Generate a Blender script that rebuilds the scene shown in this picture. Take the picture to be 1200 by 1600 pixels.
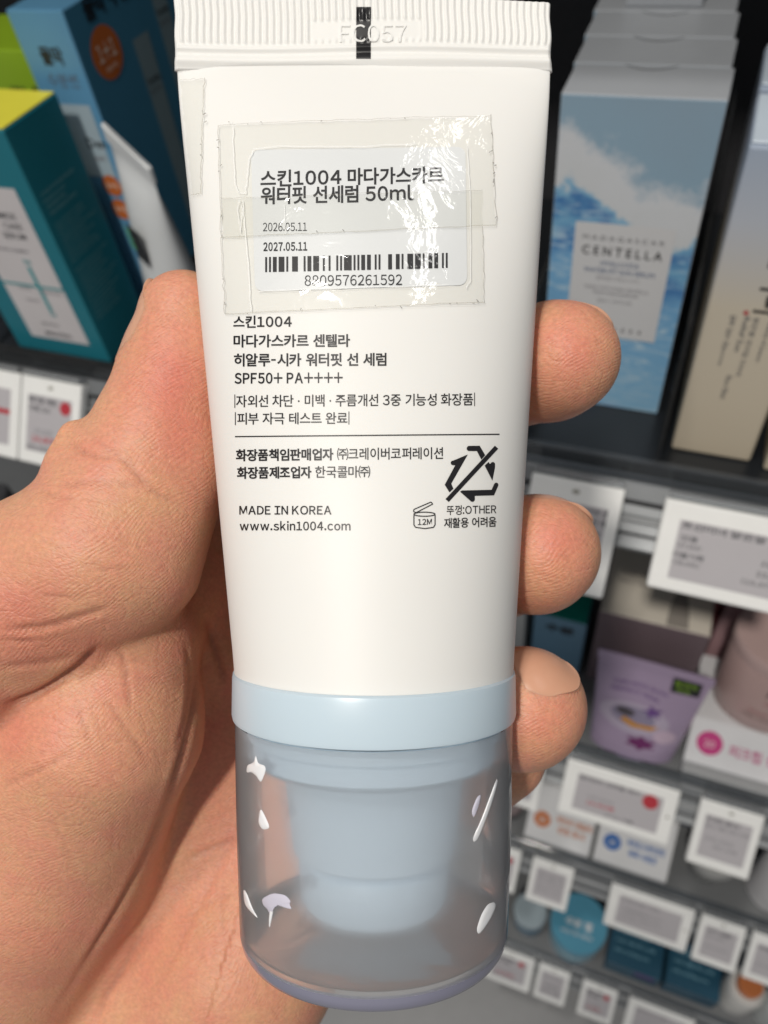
import bpy, bmesh, math, random
import numpy as np
from mathutils import Vector, Matrix, Quaternion
from mathutils.bvhtree import BVHTree

for o in list(bpy.data.objects):
    bpy.data.objects.remove(o)
sc = bpy.context.scene
COL = sc.collection
rng = np.random.default_rng(7)
random.seed(7)

# ------------------------------------------------------------------ frames
# shelf frame (mm, relative to the lens): X along the shelf, Y into the shelf, Z up
_V = np.array([160, 1017, 1200.0]); _V /= np.linalg.norm(_V)
_H = np.array([-3750, -827, 1200.0]); _H -= _V * (_V @ _H); _H /= np.linalg.norm(_H)
_X = -_H
R = np.array([_X, np.cross(_X, _V), -_V])          # world = R @ cam (cam: right, down, forward)
CAM_H = 1.20                                        # lens height above the floor in metres
EYE = np.array([0, 0, CAM_H])

def W(p):            # shelf mm -> world metres
    return np.asarray(p, float) / 1000.0 + EYE

def CW(p):           # lens-frame mm -> world metres
    return (np.asarray(p, float) @ R.T) / 1000.0 + EYE

def ray(px, py):
    return np.array([(px - 600) / 1200.0, (py - 800) / 1200.0, 1.0])

def P(px, py, z):
    return ray(px, py) * z

def hit(px, py, axis, val):
    d = R @ ray(px, py)
    return d * (val / d[axis])

# ------------------------------------------------------------------ camera
cam = bpy.data.cameras.new('camera')
cam.sensor_fit = 'HORIZONTAL'
cam.sensor_width = 36.0
cam.lens = 36.0
cam.clip_start = 0.005
cam.clip_end = 50
cam.dof.use_dof = True
cam.dof.focus_distance = 0.0895
cam.dof.aperture_fstop = 37.0
camo = bpy.data.objects.new('camera', cam)
M = Matrix.Identity(4)
for i in range(3):
    M[i][0] = R[i][0]; M[i][1] = -R[i][1]; M[i][2] = -R[i][2]; M[i][3] = EYE[i]
camo.matrix_world = M
COL.objects.link(camo)
sc.camera = camo

# ------------------------------------------------------------------ world and lamps
world = bpy.data.worlds.new('World')
sc.world = world
world.use_nodes = True
bg = world.node_tree.nodes['Background']
bg.inputs[0].default_value = (0.93, 0.96, 1.0, 1)
bg.inputs[1].default_value = 0.22

def area(name, loc, target, sx, sy, power, color, roll=0.0):
    l = bpy.data.lights.new(name, 'AREA')
    l.shape = 'RECTANGLE'; l.size = sx; l.size_y = sy; l.energy = power; l.color = color
    o = bpy.data.objects.new(name, l)
    o.location = loc
    d = Vector(target) - Vector(loc)
    o.rotation_euler = (d.to_track_quat('-Z', 'Y') @ Quaternion((0, 0, 1), roll)).to_euler()
    COL.objects.link(o)
    return o

area('ceiling_spotlight', (-0.08, -0.95, 2.72), (0, 0.1, 1.1), 0.11, 0.11, 25, (1.0, 0.95, 0.87))
area('ceiling_spotlight', (-0.30, -0.10, 2.75), (0, 0.1, 1.1), 0.14, 0.14, 8, (1.0, 0.96, 0.9))
area('ceiling_panel', (0.42, 0.74, 2.75), (0.42, 0.739, 0), 0.13, 0.95, 3, (1.0, 0.98, 0.95), 0.6)

sc.view_settings.view_transform = 'Standard'
sc.view_settings.look = 'None'
sc.view_settings.exposure = 0.0
sc.view_settings.gamma = 1.0
sc.view_settings.use_curve_mapping = False
sc.render.engine = 'CYCLES'
sc.cycles.use_denoising = True
sc.cycles.max_bounces = 10
sc.cycles.transmission_bounces = 8
sc.cycles.transparent_max_bounces = 12
sc.cycles.caustics_refractive = True
sc.cycles.sample_clamp_indirect = 4.0

# ------------------------------------------------------------------ materials
def new_mat(name):
    m = bpy.data.materials.new(name)
    m.use_nodes = True
    nt = m.node_tree
    return m, nt, nt.nodes['Principled BSDF'], nt.nodes['Material Output']

def N(nt, typ, **kw):
    n = nt.nodes.new(typ)
    for k, v in kw.items():
        setattr(n, k, v)
    return n

_mats = {}
def mat(name, col, rough=0.5, spec=0.5, metal=0.0, bump=0.0, bscale=400.0, vary=0.06, coat=0.0, sss=0.0):
    """a plain painted / moulded surface with slight uneven tone and micro relief"""
    if name in _mats:
        return _mats[name]
    m, nt, b, out = new_mat(name)
    tc = N(nt, 'ShaderNodeTexCoord')
    nz = N(nt, 'ShaderNodeTexNoise')
    nz.inputs['Scale'].default_value = 60.0
    nz.inputs['Detail'].default_value = 4
    nt.links.new(tc.outputs['Object'], nz.inputs['Vector'])
    mr = N(nt, 'ShaderNodeMapRange')
    mr.inputs[3].default_value = 1 - vary; mr.inputs[4].default_value = 1 + vary
    nt.links.new(nz.outputs['Fac'], mr.inputs[0])
    mx = N(nt, 'ShaderNodeVectorMath', operation='SCALE')
    mx.inputs[0].default_value = col[:3]
    nt.links.new(mr.outputs[0], mx.inputs['Scale'])
    nt.links.new(mx.outputs[0], b.inputs['Base Color'])
    b.inputs['Roughness'].default_value = rough
    b.inputs['Specular IOR Level'].default_value = spec
    b.inputs['Metallic'].default_value = metal
    b.inputs['Coat Weight'].default_value = coat
    b.inputs['Coat Roughness'].default_value = 0.08
    if sss:
        b.inputs['Subsurface Weight'].default_value = sss
        b.inputs['Subsurface Radius'].default_value = (1, 0.9, 0.8)
        b.inputs['Subsurface Scale'].default_value = 0.0012
    if bump:
        n2 = N(nt, 'ShaderNodeTexNoise')
        n2.inputs['Scale'].default_value = bscale
        n2.inputs['Detail'].default_value = 5
        nt.links.new(tc.outputs['Object'], n2.inputs['Vector'])
        bp = N(nt, 'ShaderNodeBump')
        bp.inputs['Strength'].default_value = bump
        bp.inputs['Distance'].default_value = 0.0004
        nt.links.new(n2.outputs['Fac'], bp.inputs['Height'])
        nt.links.new(bp.outputs[0], b.inputs['Normal'])
    _mats[name] = m
    return m

def skin_mat():
    m, nt, b, out = new_mat('skin')
    L = nt.links.new
    tc = N(nt, 'ShaderNodeTexCoord')
    mp = N(nt, 'ShaderNodeMapping')
    mp.inputs['Scale'].default_value = (1000, 1000, 1000)      # millimetres
    L(tc.outputs['Object'], mp.inputs[0])
    vec = mp.outputs[0]
    at = N(nt, 'ShaderNodeAttribute'); at.attribute_name = 'blush'
    ap = N(nt, 'ShaderNodeAttribute'); ap.attribute_name = 'ridge'
    cr = N(nt, 'ShaderNodeAttribute'); cr.attribute_name = 'crease'
    # colour: yellowish base, pink mottling, redder pads
    n1 = N(nt, 'ShaderNodeTexNoise'); n1.inputs['Scale'].default_value = 0.16; n1.inputs['Detail'].default_value = 5
    n1.inputs['Roughness'].default_value = 0.65
    L(vec, n1.inputs['Vector'])
    ramp = N(nt, 'ShaderNodeValToRGB')
    ramp.color_ramp.elements[0].position = 0.33; ramp.color_ramp.elements[0].color = (0.665, 0.352, 0.205, 1)
    ramp.color_ramp.elements[1].position = 0.68; ramp.color_ramp.elements[1].color = (0.665, 0.285, 0.192, 1)
    L(n1.outputs['Fac'], ramp.inputs[0])
    mx = N(nt, 'ShaderNodeMix', data_type='RGBA')
    mx.inputs['B'].default_value = (0.63, 0.185, 0.135, 1)
    L(at.outputs['Fac'], mx.inputs['Factor']); L(ramp.outputs[0], mx.inputs['A'])
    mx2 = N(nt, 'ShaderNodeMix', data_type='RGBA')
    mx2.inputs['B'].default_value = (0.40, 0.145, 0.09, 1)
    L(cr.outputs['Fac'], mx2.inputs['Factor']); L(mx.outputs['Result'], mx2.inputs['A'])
    n4 = N(nt, 'ShaderNodeTexNoise'); n4.inputs['Scale'].default_value = 1.7; n4.inputs['Detail'].default_value = 4
    L(vec, n4.inputs['Vector'])
    mr = N(nt, 'ShaderNodeMapRange'); mr.inputs[1].default_value = 0.3; mr.inputs[2].default_value = 0.7
    mr.inputs[3].default_value = 0.90; mr.inputs[4].default_value = 1.08
    L(n4.outputs['Fac'], mr.inputs[0])
    sc_ = N(nt, 'ShaderNodeVectorMath', operation='SCALE')
    L(mx2.outputs['Result'], sc_.inputs[0]); L(mr.outputs[0], sc_.inputs['Scale'])
    L(sc_.outputs[0], b.inputs['Base Color'])
    b.inputs['Subsurface Weight'].default_value = 0.55
    b.inputs['Subsurface Radius'].default_value = (1.0, 0.36, 0.2)
    b.inputs['Subsurface Scale'].default_value = 0.0022
    b.inputs['Specular IOR Level'].default_value = 0.42
    rr = N(nt, 'ShaderNodeMapRange'); rr.inputs[3].default_value = 0.36; rr.inputs[4].default_value = 0.56
    L(n4.outputs['Fac'], rr.inputs[0]); L(rr.outputs[0], b.inputs['Roughness'])
    # relief: papillary ridges (phase stored on the mesh), fine wrinkle cells, flexion lines
    nd = N(nt, 'ShaderNodeTexNoise'); nd.inputs['Scale'].default_value = 0.09; nd.inputs['Detail'].default_value = 2
    L(vec, nd.inputs['Vector'])
    ad = N(nt, 'ShaderNodeMath', operation='MULTIPLY_ADD')
    ad.inputs[1].default_value = 7.0
    L(nd.outputs['Fac'], ad.inputs[0]); L(ap.outputs['Fac'], ad.inputs[2])
    mu = N(nt, 'ShaderNodeMath', operation='MULTIPLY'); mu.inputs[1].default_value = 2 * math.pi / 0.52
    L(ad.outputs[0], mu.inputs[0])
    sn = N(nt, 'ShaderNodeMath', operation='SINE'); L(mu.outputs[0], sn.inputs[0])
    nm = N(nt, 'ShaderNodeTexNoise'); nm.inputs['Scale'].default_value = 0.5; nm.inputs['Detail'].default_value = 3
    L(vec, nm.inputs['Vector'])
    nmr = N(nt, 'ShaderNodeMapRange'); nmr.inputs[1].default_value = 0.38; nmr.inputs[2].default_value = 0.62
    nmr.inputs[3].default_value = 0.15; nmr.inputs[4].default_value = 1.0
    L(nm.outputs['Fac'], nmr.inputs[0])
    rm = N(nt, 'ShaderNodeMath', operation='MULTIPLY'); L(sn.outputs[0], rm.inputs[0]); L(nmr.outputs[0], rm.inputs[1])
    # wrinkle cells, stretched
    mp2 = N(nt, 'ShaderNodeMapping'); mp2.inputs['Rotation'].default_value = (0.4, 0.7, 0.5)
    mp2.inputs['Scale'].default_value = (0.8, 2.6, 1.6)
    L(vec, mp2.inputs[0])
    nw = N(nt, 'ShaderNodeTexNoise'); nw.inputs['Scale'].default_value = 0.5; nw.inputs['Detail'].default_value = 3
    L(mp2.outputs[0], nw.inputs['Vector'])
    va = N(nt, 'ShaderNodeVectorMath', operation='MULTIPLY_ADD')
    va.inputs[1].default_value = (1.2, 1.2, 1.2)
    L(nw.outputs['Color'], va.inputs[0]); L(mp2.outputs[0], va.inputs[2])
    vo = N(nt, 'ShaderNodeTexVoronoi', feature='DISTANCE_TO_EDGE'); vo.inputs['Scale'].default_value = 0.55
    L(va.outputs[0], vo.inputs['Vector'])
    vr = N(nt, 'ShaderNodeMapRange'); vr.inputs[1].default_value = 0.0; vr.inputs[2].default_value = 0.16
    L(vo.outputs['Distance'], vr.inputs[0])
    vo2 = N(nt, 'ShaderNodeTexVoronoi', feature='DISTANCE_TO_EDGE'); vo2.inputs['Scale'].default_value = 1.3
    L(va.outputs[0], vo2.inputs['Vector'])
    vr2 = N(nt, 'ShaderNodeMapRange'); vr2.inputs[1].default_value = 0.0; vr2.inputs[2].default_value = 0.2
    L(vo2.outputs['Distance'], vr2.inputs[0])
    b1 = N(nt, 'ShaderNodeBump'); b1.inputs['Strength'].default_value = 0.45; b1.inputs['Distance'].default_value = 0.000038
    L(rm.outputs[0], b1.inputs['Height'])
    b2 = N(nt, 'ShaderNodeBump'); b2.inputs['Strength'].default_value = 0.3; b2.inputs['Distance'].default_value = 0.00007
    L(vr.outputs[0], b2.inputs['Height']); L(b1.outputs[0], b2.inputs['Normal'])
    b3 = N(nt, 'ShaderNodeBump'); b3.inputs['Strength'].default_value = 0.35; b3.inputs['Distance'].default_value = 0.00005
    L(vr2.outputs[0], b3.inputs['Height']); L(b2.outputs[0], b3.inputs['Normal'])
    # long flexion lines: a stretched, wandering network
    mp3 = N(nt, 'ShaderNodeMapping'); mp3.inputs['Rotation'].default_value = (0.2, 0.3, -0.6)
    mp3.inputs['Scale'].default_value = (0.10, 0.34, 0.2)
    L(vec, mp3.inputs[0])
    nl = N(nt, 'ShaderNodeTexNoise'); nl.inputs['Scale'].default_value = 1.4; nl.inputs['Detail'].default_value = 4
    L(mp3.outputs[0], nl.inputs['Vector'])
    vl = N(nt, 'ShaderNodeVectorMath', operation='MULTIPLY_ADD'); vl.inputs[1].default_value = (0.9, 0.9, 0.9)
    L(nl.outputs['Color'], vl.inputs[0]); L(mp3.outputs[0], vl.inputs[2])
    v3 = N(nt, 'ShaderNodeTexVoronoi', feature='DISTANCE_TO_EDGE'); v3.inputs['Scale'].default_value = 1.0
    L(vl.outputs[0], v3.inputs['Vector'])
    r3 = N(nt, 'ShaderNodeMapRange'); r3.inputs[1].default_value = 0.0; r3.inputs[2].default_value = 0.055
    L(v3.outputs['Distance'], r3.inputs[0])
    b4 = N(nt, 'ShaderNodeBump'); b4.inputs['Strength'].default_value = 0.28; b4.inputs['Distance'].default_value = 0.00012
    L(r3.outputs[0], b4.inputs['Height']); L(b3.outputs[0], b4.inputs['Normal'])
    L(b4.outputs[0], b.inputs['Normal'])
    return m

def clear_mat(name, tint, gloss=0.12, rough=0.05, haze=0.0, bump=0.0, bscale=300):
    """thin clear plastic: mostly see-through, with a glossy skin"""
    m, nt, b, out = new_mat(name)
    nt.nodes.remove(b)
    L = nt.links.new
    tr = N(nt, 'ShaderNodeBsdfTransparent'); tr.inputs[0].default_value = (*tint, 1)
    gl = N(nt, 'ShaderNodeBsdfGlossy'); gl.inputs['Roughness'].default_value = rough
    df = N(nt, 'ShaderNodeBsdfDiffuse'); df.inputs[0].default_value = (0.7, 0.72, 0.74, 1)
    lw = N(nt, 'ShaderNodeLayerWeight'); lw.inputs[0].default_value = gloss
    a = N(nt, 'ShaderNodeMixShader'); a.inputs[0].default_value = haze
    L(tr.outputs[0], a.inputs[1]); L(df.outputs[0], a.inputs[2])
    c = N(nt, 'ShaderNodeMixShader')
    L(lw.outputs['Fresnel'], c.inputs[0]); L(a.outputs[0], c.inputs[1]); L(gl.outputs[0], c.inputs[2])
    L(c.outputs[0], out.inputs[0])
    if bump:
        tc = N(nt, 'ShaderNodeTexCoord')
        nz = N(nt, 'ShaderNodeTexNoise'); nz.inputs['Scale'].default_value = bscale; nz.inputs['Detail'].default_value = 3
        nz.inputs['Distortion'].default_value = 0.8
        L(tc.outputs['Object'], nz.inputs['Vector'])
        bp = N(nt, 'ShaderNodeBump'); bp.inputs['Strength'].default_value = bump; bp.inputs['Distance'].default_value = 0.0006
        L(nz.outputs['Fac'], bp.inputs['Height'])
        L(bp.outputs[0], gl.inputs['Normal']); L(bp.outputs[0], lw.inputs['Normal'])
    return m

def tape_mat():
    """clear yellowing tape: see-through with a thin glossy, crumpled skin"""
    m, nt, b, out = new_mat('clear_tape')
    nt.nodes.remove(b)
    L = nt.links.new
    tr = N(nt, 'ShaderNodeBsdfTransparent'); tr.inputs[0].default_value = (0.988, 0.988, 0.975, 1)
    gl = N(nt, 'ShaderNodeBsdfGlossy'); gl.inputs['Roughness'].default_value = 0.09
    gl.inputs['Color'].default_value = (1, 1, 1, 1)
    tc = N(nt, 'ShaderNodeTexCoord')
    nz = N(nt, 'ShaderNodeTexNoise'); nz.inputs['Scale'].default_value = 210; nz.inputs['Detail'].default_value = 3
    nz.inputs['Distortion'].default_value = 1.0
    L(tc.outputs['Object'], nz.inputs['Vector'])
    bp = N(nt, 'ShaderNodeBump'); bp.inputs['Strength'].default_value = 0.34; bp.inputs['Distance'].default_value = 0.0008
    L(nz.outputs['Fac'], bp.inputs['Height']); L(bp.outputs[0], gl.inputs['Normal'])
    a = N(nt, 'ShaderNodeMixShader'); a.inputs[0].default_value = 0.055
    L(tr.outputs[0], a.inputs[1]); L(gl.outputs[0], a.inputs[2]); L(a.outputs[0], out.inputs[0])
    return m

def frosted_mat():
    m, nt, b, out = new_mat('frosted_plastic')
    nt.nodes.remove(b)
    L = nt.links.new
    rf = N(nt, 'ShaderNodeBsdfRefraction'); rf.inputs['Color'].default_value = (0.97, 0.97, 0.98, 1)
    rf.inputs['Roughness'].default_value = 0.62; rf.inputs['IOR'].default_value = 1.09
    tp = N(nt, 'ShaderNodeBsdfTransparent'); tp.inputs[0].default_value = (0.97, 0.97, 0.98, 1)
    tl = N(nt, 'ShaderNodeBsdfTranslucent'); tl.inputs[0].default_value = (0.86, 0.87, 0.88, 1)
    df = N(nt, 'ShaderNodeBsdfDiffuse'); df.inputs[0].default_value = (0.82, 0.82, 0.83, 1)
    gl = N(nt, 'ShaderNodeBsdfGlossy'); gl.inputs['Roughness'].default_value = 0.07
    a0 = N(nt, 'ShaderNodeMixShader'); a0.inputs[0].default_value = 0.45
    L(rf.outputs[0], a0.inputs[1]); L(tp.outputs[0], a0.inputs[2])
    a = N(nt, 'ShaderNodeMixShader'); a.inputs[0].default_value = 0.5
    L(tl.outputs[0], a.inputs[1]); L(df.outputs[0], a.inputs[2])
    c = N(nt, 'ShaderNodeMixShader'); c.inputs[0].default_value = 0.30
    L(a0.outputs[0], c.inputs[1]); L(a.outputs[0], c.inputs[2])
    lw = N(nt, 'ShaderNodeFresnel'); lw.inputs['IOR'].default_value = 1.2
    d = N(nt, 'ShaderNodeMixShader')
    L(lw.outputs[0], d.inputs[0]); L(c.outputs[0], d.inputs[1]); L(gl.outputs[0], d.inputs[2])
    tc = N(nt, 'ShaderNodeTexCoord')
    nz = N(nt, 'ShaderNodeTexNoise'); nz.inputs['Scale'].default_value = 110; nz.inputs['Detail'].default_value = 2
    nz.inputs['Distortion'].default_value = 0.6
    L(tc.outputs['Object'], nz.inputs['Vector'])
    bp = N(nt, 'ShaderNodeBump'); bp.inputs['Strength'].default_value = 0.35; bp.inputs['Distance'].default_value = 0.0008
    L(nz.outputs['Fac'], bp.inputs['Height']); L(bp.outputs[0], gl.inputs['Normal'])
    L(d.outputs[0], out.inputs[0])
    return m

INK = mat('black_ink', (0.012, 0.011, 0.013), 0.45)
WHITE_PL = mat('white_plastic', (0.80, 0.79, 0.765), 0.48, 0.35, sss=0.15, vary=0.01)
LABEL_W = mat('label_paper', (0.76, 0.775, 0.80), 0.4, vary=0.015)
PALE_BLUE = mat('pale_blue_plastic', (0.55, 0.66, 0.74), 0.32, 0.5, sss=0.1, vary=0.01)
GREY_TXT = mat('grey_ink', (0.13, 0.13, 0.14), 0.6)
FAINT_TXT = mat('faint_grey_ink', (0.28, 0.27, 0.29), 0.6)
RED = mat('red_print', (0.42, 0.03, 0.045), 0.5)
TAGW = mat('white_tag_plastic', (0.80, 0.80, 0.785), 0.4, bump=0.05)
EPAPER = mat('grey_epaper', (0.44, 0.42, 0.44), 0.35, vary=0.03)
DARKGAP = mat('black_plastic', (0.012, 0.012, 0.014), 0.4)

# ------------------------------------------------------------------ mesh helpers
def link(name, me, m=None, parent=None, loc=None):
    o = bpy.data.objects.new(name, me)
    COL.objects.link(o)
    if m is not None:
        me.materials.append(m)
    if parent is not None:
        o.parent = parent
    if loc is not None:
        o.location = loc
    return o

def mk(name, v, f, m, parent=None, smooth=False, origin=None):
    """v: world metres. A part is stored relative to its thing's origin, a thing relative to its own base."""
    v = np.asarray(v, float).reshape(-1, 3)
    if parent is not None:
        org = np.array(parent.get('_o', (0, 0, 0)), float)
        base = None
    else:
        org = np.array(origin if origin is not None else [v[:, 0].mean(), v[:, 1].mean(), v[:, 2].min()])
        base = org
    me = bpy.data.meshes.new(name)
    me.from_pydata((v - org).tolist(), [], f if isinstance(f, list) else f.tolist())
    me.update()
    if smooth:
        me.polygons.foreach_set('use_smooth', [True] * len(me.polygons))
        if len(v) < 30000:
            me.set_sharp_from_angle(angle=math.radians(42))
    o = link(name, me, m, parent, None if base is None else base)
    o['_o'] = [float(q) for q in org]
    return o

def thing(name, label, cat, org, group=None):
    o = bpy.data.objects.new(name, None)
    COL.objects.link(o)
    o.location = org
    o.empty_display_size = 0.01
    o['_o'] = [float(q) for q in org]
    return tag(o, label, cat, group)

def tag(o, label, cat, group=None):
    o['label'] = label; o['category'] = cat
    if group:
        o['group'] = group
    return o

def bevel_box(lo, hi, bev=0.4, seg=2):
    """verts (mm) and faces of a bevelled box"""
    bm = bmesh.new()
    bmesh.ops.create_cube(bm, size=1.0)
    lo = np.array(lo, float); hi = np.array(hi, float)
    c = (lo + hi) / 2; s = hi - lo
    for v in bm.verts:
        v.co = Vector((v.co.x * s[0] + c[0], v.co.y * s[1] + c[1], v.co.z * s[2] + c[2]))
    if bev > 0:
        bmesh.ops.bevel(bm, geom=list(bm.edges), offset=bev, segments=seg, affect='EDGES', profile=0.5)
    bm.verts.index_update()
    v = np.array([x.co[:] for x in bm.verts]); f = [[y.index for y in x.verts] for x in bm.faces]
    bm.free()
    return v, f

def box(name, lo, hi, m, parent=None, bev=0.4, seg=2):
    v, f = bevel_box(lo, hi, bev, seg)
    return mk(name, W(v), f, m, parent)

def grid_faces(nu, nv, close_u=False):
    f = []
    for j in range(nv - 1):
        for i in range(nu if close_u else nu - 1):
            i2 = (i + 1) % nu
            f.append([j * nu + i, j * nu + i2, (j + 1) * nu + i2, (j + 1) * nu + i])
    return f

def lathe(profile, n=72):
    """profile: list of (r, z); returns verts around local z, faces"""
    a = np.linspace(0, 2 * np.pi, n, endpoint=False)
    v = []
    for r, z in profile:
        v.append(np.stack([r * np.cos(a), r * np.sin(a), np.full(n, z)], 1))
    return np.concatenate(v), grid_faces(n, len(profile), True)

# ------------------------------------------------------------------ lettering
_gl = {}
def _curve_mesh(s, off, res=3):
    c = bpy.data.curves.new('lettering', 'FONT')
    c.body = s; c.offset = off; c.resolution_u = res
    o = bpy.data.objects.new('lettering', c)
    me = o.to_mesh()
    v = np.array([x.co[:2] for x in me.vertices]).reshape(-1, 2)
    f = [list(p.vertices) for p in me.polygons]
    o.to_mesh_clear()
    bpy.data.objects.remove(o); bpy.data.curves.remove(c)
    return v, f

def glyph(ch, off, res):
    k = (ch, off, res)
    if k not in _gl:
        cc = chr(ord(ch) + 0xFEE0) if 33 <= ord(ch) <= 126 else ch
        _gl[k] = _curve_mesh(cc, off, res)
    return _gl[k]

def text2d(s, off=0.0, latin=False, res=3, track=0.0):
    """flat lettering normalised to the unit box [0,1]x[0,1]; also its width/height ratio"""
    vs, fs, n = [], [], 0
    if latin:
        v, f = _curve_mesh(s, off, res)
        vs, fs = [v], f
    else:
        x = 0.0
        for ch in s:
            if ch == ' ':
                x += 0.27; continue
            v, f = glyph(ch, off, res)
            if ch == '-':
                v = v * [0.42, 1]
            if len(v) == 0:
                x += 0.3; continue
            a, b = v[:, 0].min(), v[:, 0].max()
            if ord(ch) < 127 or ch == '·':
                sb = 0.055
                w = (b - a) + 2 * sb
                vs.append(v + [x - a + sb, 0])
            else:
                w = 0.90
                vs.append(v + [x - (a + b) / 2 + w / 2, 0])
            fs += [[i + n for i in q] for q in f]
            n += len(v); x += w + track
    v = np.concatenate(vs)
    lo, hi = v.min(0), v.max(0)
    return (v - lo) / (hi - lo), fs, (hi[0] - lo[0]) / (hi[1] - lo[1])

def text_plane(name, s, org, ux, uy, m, parent, width=None, height=None, off=0.02, latin=False, center=False):
    """lettering on a plane: org in shelf mm = lower-left of the line, ux/uy unit vectors in shelf mm"""
    v, f, ar = text2d(s, off, latin, 2)
    if height is None:
        height = width / ar
    if width is None:
        width = height * ar
    ux = np.array(ux, float); uy = np.array(uy, float); org = np.array(org, float)
    if center:
        org = org - ux * width / 2
    p = org + v[:, :1] * width * ux + v[:, 1:] * height * uy
    return mk(name, W(p), f, m, parent)

def disc(name, c, ux, uy, r, m, parent, n=28, ry=None, push=0.0):
    a = np.linspace(0, 2 * np.pi, n, endpoint=False)
    ux = np.array(ux, float); uy = np.array(uy, float)
    p = np.array(c, float) + np.outer(np.cos(a) * r, ux) + np.outer(np.sin(a) * (ry or r), uy)
    return mk(name, W(p), [list(range(n))], m, parent)

def quad(name, a, b, c, d, m, parent):
    return mk(name, W([a, b, c, d]), [[0, 1, 2, 3]], m, parent)

#%%TUBE
# ================================================================== THE TUBE (built in its own frame, mm)
DEL = math.radians(1.6); ZC = 98.5
def T(X, S, Zl):
    """tube frame (right, up along the tube, towards the viewer) -> lens frame mm"""
    X = np.asarray(X, float); S = np.asarray(S, float); Zl = np.asarray(Zl, float)
    xo = -1.25 - 0.018 * np.maximum(S + 20, 0)
    return np.stack(np.broadcast_arrays(X + xo, -S * math.cos(DEL) - Zl * math.sin(DEL), ZC + S * math.sin(DEL) - Zl * math.cos(DEL)), -1)

tube_org = CW(T(0, -53.5, 0))
tube = thing('sunscreen_tube', 'white sunscreen tube with printed Korean text and frosted cap held in the hand', 'tube', tube_org)

SS = np.array([-22, -20, -5, 8, 25, 40, 50.5, 56.3, 57.8])
AA = np.array([17.3, 17.5, 18.8, 19.95, 21.5, 22.85, 23.85, 24.3, 24.4])
BB = np.array([17.1, 17.0, 15.9, 14.2, 11.3, 7.4, 3.6, 1.3, 0.75])
def body_ab(s):
    return np.interp(s, SS, AA), np.interp(s, SS, BB)
nu, nv = 160, 150
ss = np.linspace(-22, 57.8, nv)
# smooth the piecewise profile
sa = np.array([np.mean(np.interp(s + np.linspace(-5, 5, 11), SS, AA)) for s in ss])
sb = np.array([np.mean(np.interp(np.minimum(s + np.linspace(-4, 4, 11), 57.8), SS, BB)) for s in ss])
sb[-6:] = np.minimum(sb[-6:], np.linspace(sb[-6], 0.75, 6))
V = []
for k, s in enumerate(ss):
    th = np.linspace(0, 2 * np.pi, nu, endpoint=False)
    wob = 0.10 * np.sin(th * 3 + s * 0.08) * np.clip((s + 5) / 40, 0, 1) + 0.06 * np.sin(th * 5 - s * 0.17) * np.clip((s + 5) / 40, 0, 1)
    a, b = sa[k], sb[k]
    V.append(T(a * np.cos(th) , np.full(nu, s), (b + wob * (b > 1)) * np.sin(th)))
bodyV = np.concatenate(V)
bodyF = grid_faces(nu, nv, True)
bodyF.append(list(range(nu))[::-1])
tube_body = mk('tube_body', CW(bodyV), bodyF, WHITE_PL, tube, smooth=True)

# crimped seal: vertical ridges, a flat plate for the stamped code, two rolled beads below
nx, ns = 620, 70
xs = np.linspace(-24.55, 24.55, nx)
DS = 1.75
sv = np.linspace(59.2, 68.7, ns) - DS
XX, S2 = np.meshgrid(xs, sv)
topw = 0.22 * np.sin(XX * 0.13 + 1.0) - 0.010 * XX
S3 = S2 + topw * (S2 + DS - 59.2) / 9.5
S2 = S2 + DS
rid = 0.5 + 0.5 * np.cos(2 * np.pi * XX / 0.905)
inband = 1 / (1 + np.exp(-(S2 - 62.7) / 0.12)) * 1 / (1 + np.exp((S2 - 68.45) / 0.1))
px_x = XX - 2.7
plate = (1 / (1 + np.exp(-(XX + 6.9) / 0.12))) * (1 / (1 + np.exp((XX - 7.6) / 0.12))) * (1 / (1 + np.exp((S2 - 65.5) / 0.1))) * (1 / (1 + np.exp(-(S2 - 62.9) / 0.1)))
h = 0.55 + 0.26 * rid * inband * (1 - plate) + 0.02 * plate
h += 0.24 * np.exp(-((S2 - 61.9) / 0.28) ** 2) + 0.42 * np.exp(-((S2 - 60.3) / 0.62) ** 2) - 0.12 * np.exp(-((S2 - 61.2) / 0.25) ** 2) - 0.10 * np.exp(-((S2 - 59.2) / 0.35) ** 2)
edge = np.clip((24.55 - np.abs(XX)) / 0.45, 0, 1) ** 0.5
edge *= np.clip((68.7 - S2) / 0.12, 0.0, 1) ** 0.5 * 0.75 + 0.25
h = h * np.clip(edge, 0.05, 1)
xw = XX * (1 + 0.0025 * np.sin(S2 * 1.3)) + 0.03 * np.sin(S2 * 0.9)
bend = 0.25 * np.sin(XX * 0.16 + 0.5)
front = T(xw, S3, h + bend).reshape(-1, 3); back = T(xw, S3, -h + bend).reshape(-1, 3)
nF = len(front)
cf = grid_faces(nx, ns)
cf = cf + [[i + nF for i in q[::-1]] for q in cf]
for i in range(nx - 1):
    cf.append([i, i + nF, i + 1 + nF, i + 1]); t0 = (ns - 1) * nx + i
    cf.append([t0, t0 + 1, t0 + 1 + nF, t0 + nF])
for j in range(ns - 1):
    cf.append([j * nx, (j + 1) * nx, (j + 1) * nx + nF, j * nx + nF]); e = j * nx + nx - 1
    cf.append([e, e + nF, e + nx + nF, e + nx])
crimpV = np.concatenate([front, back])
mk('crimped_seal', CW(crimpV), cf, WHITE_PL, tube, smooth=True)

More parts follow.
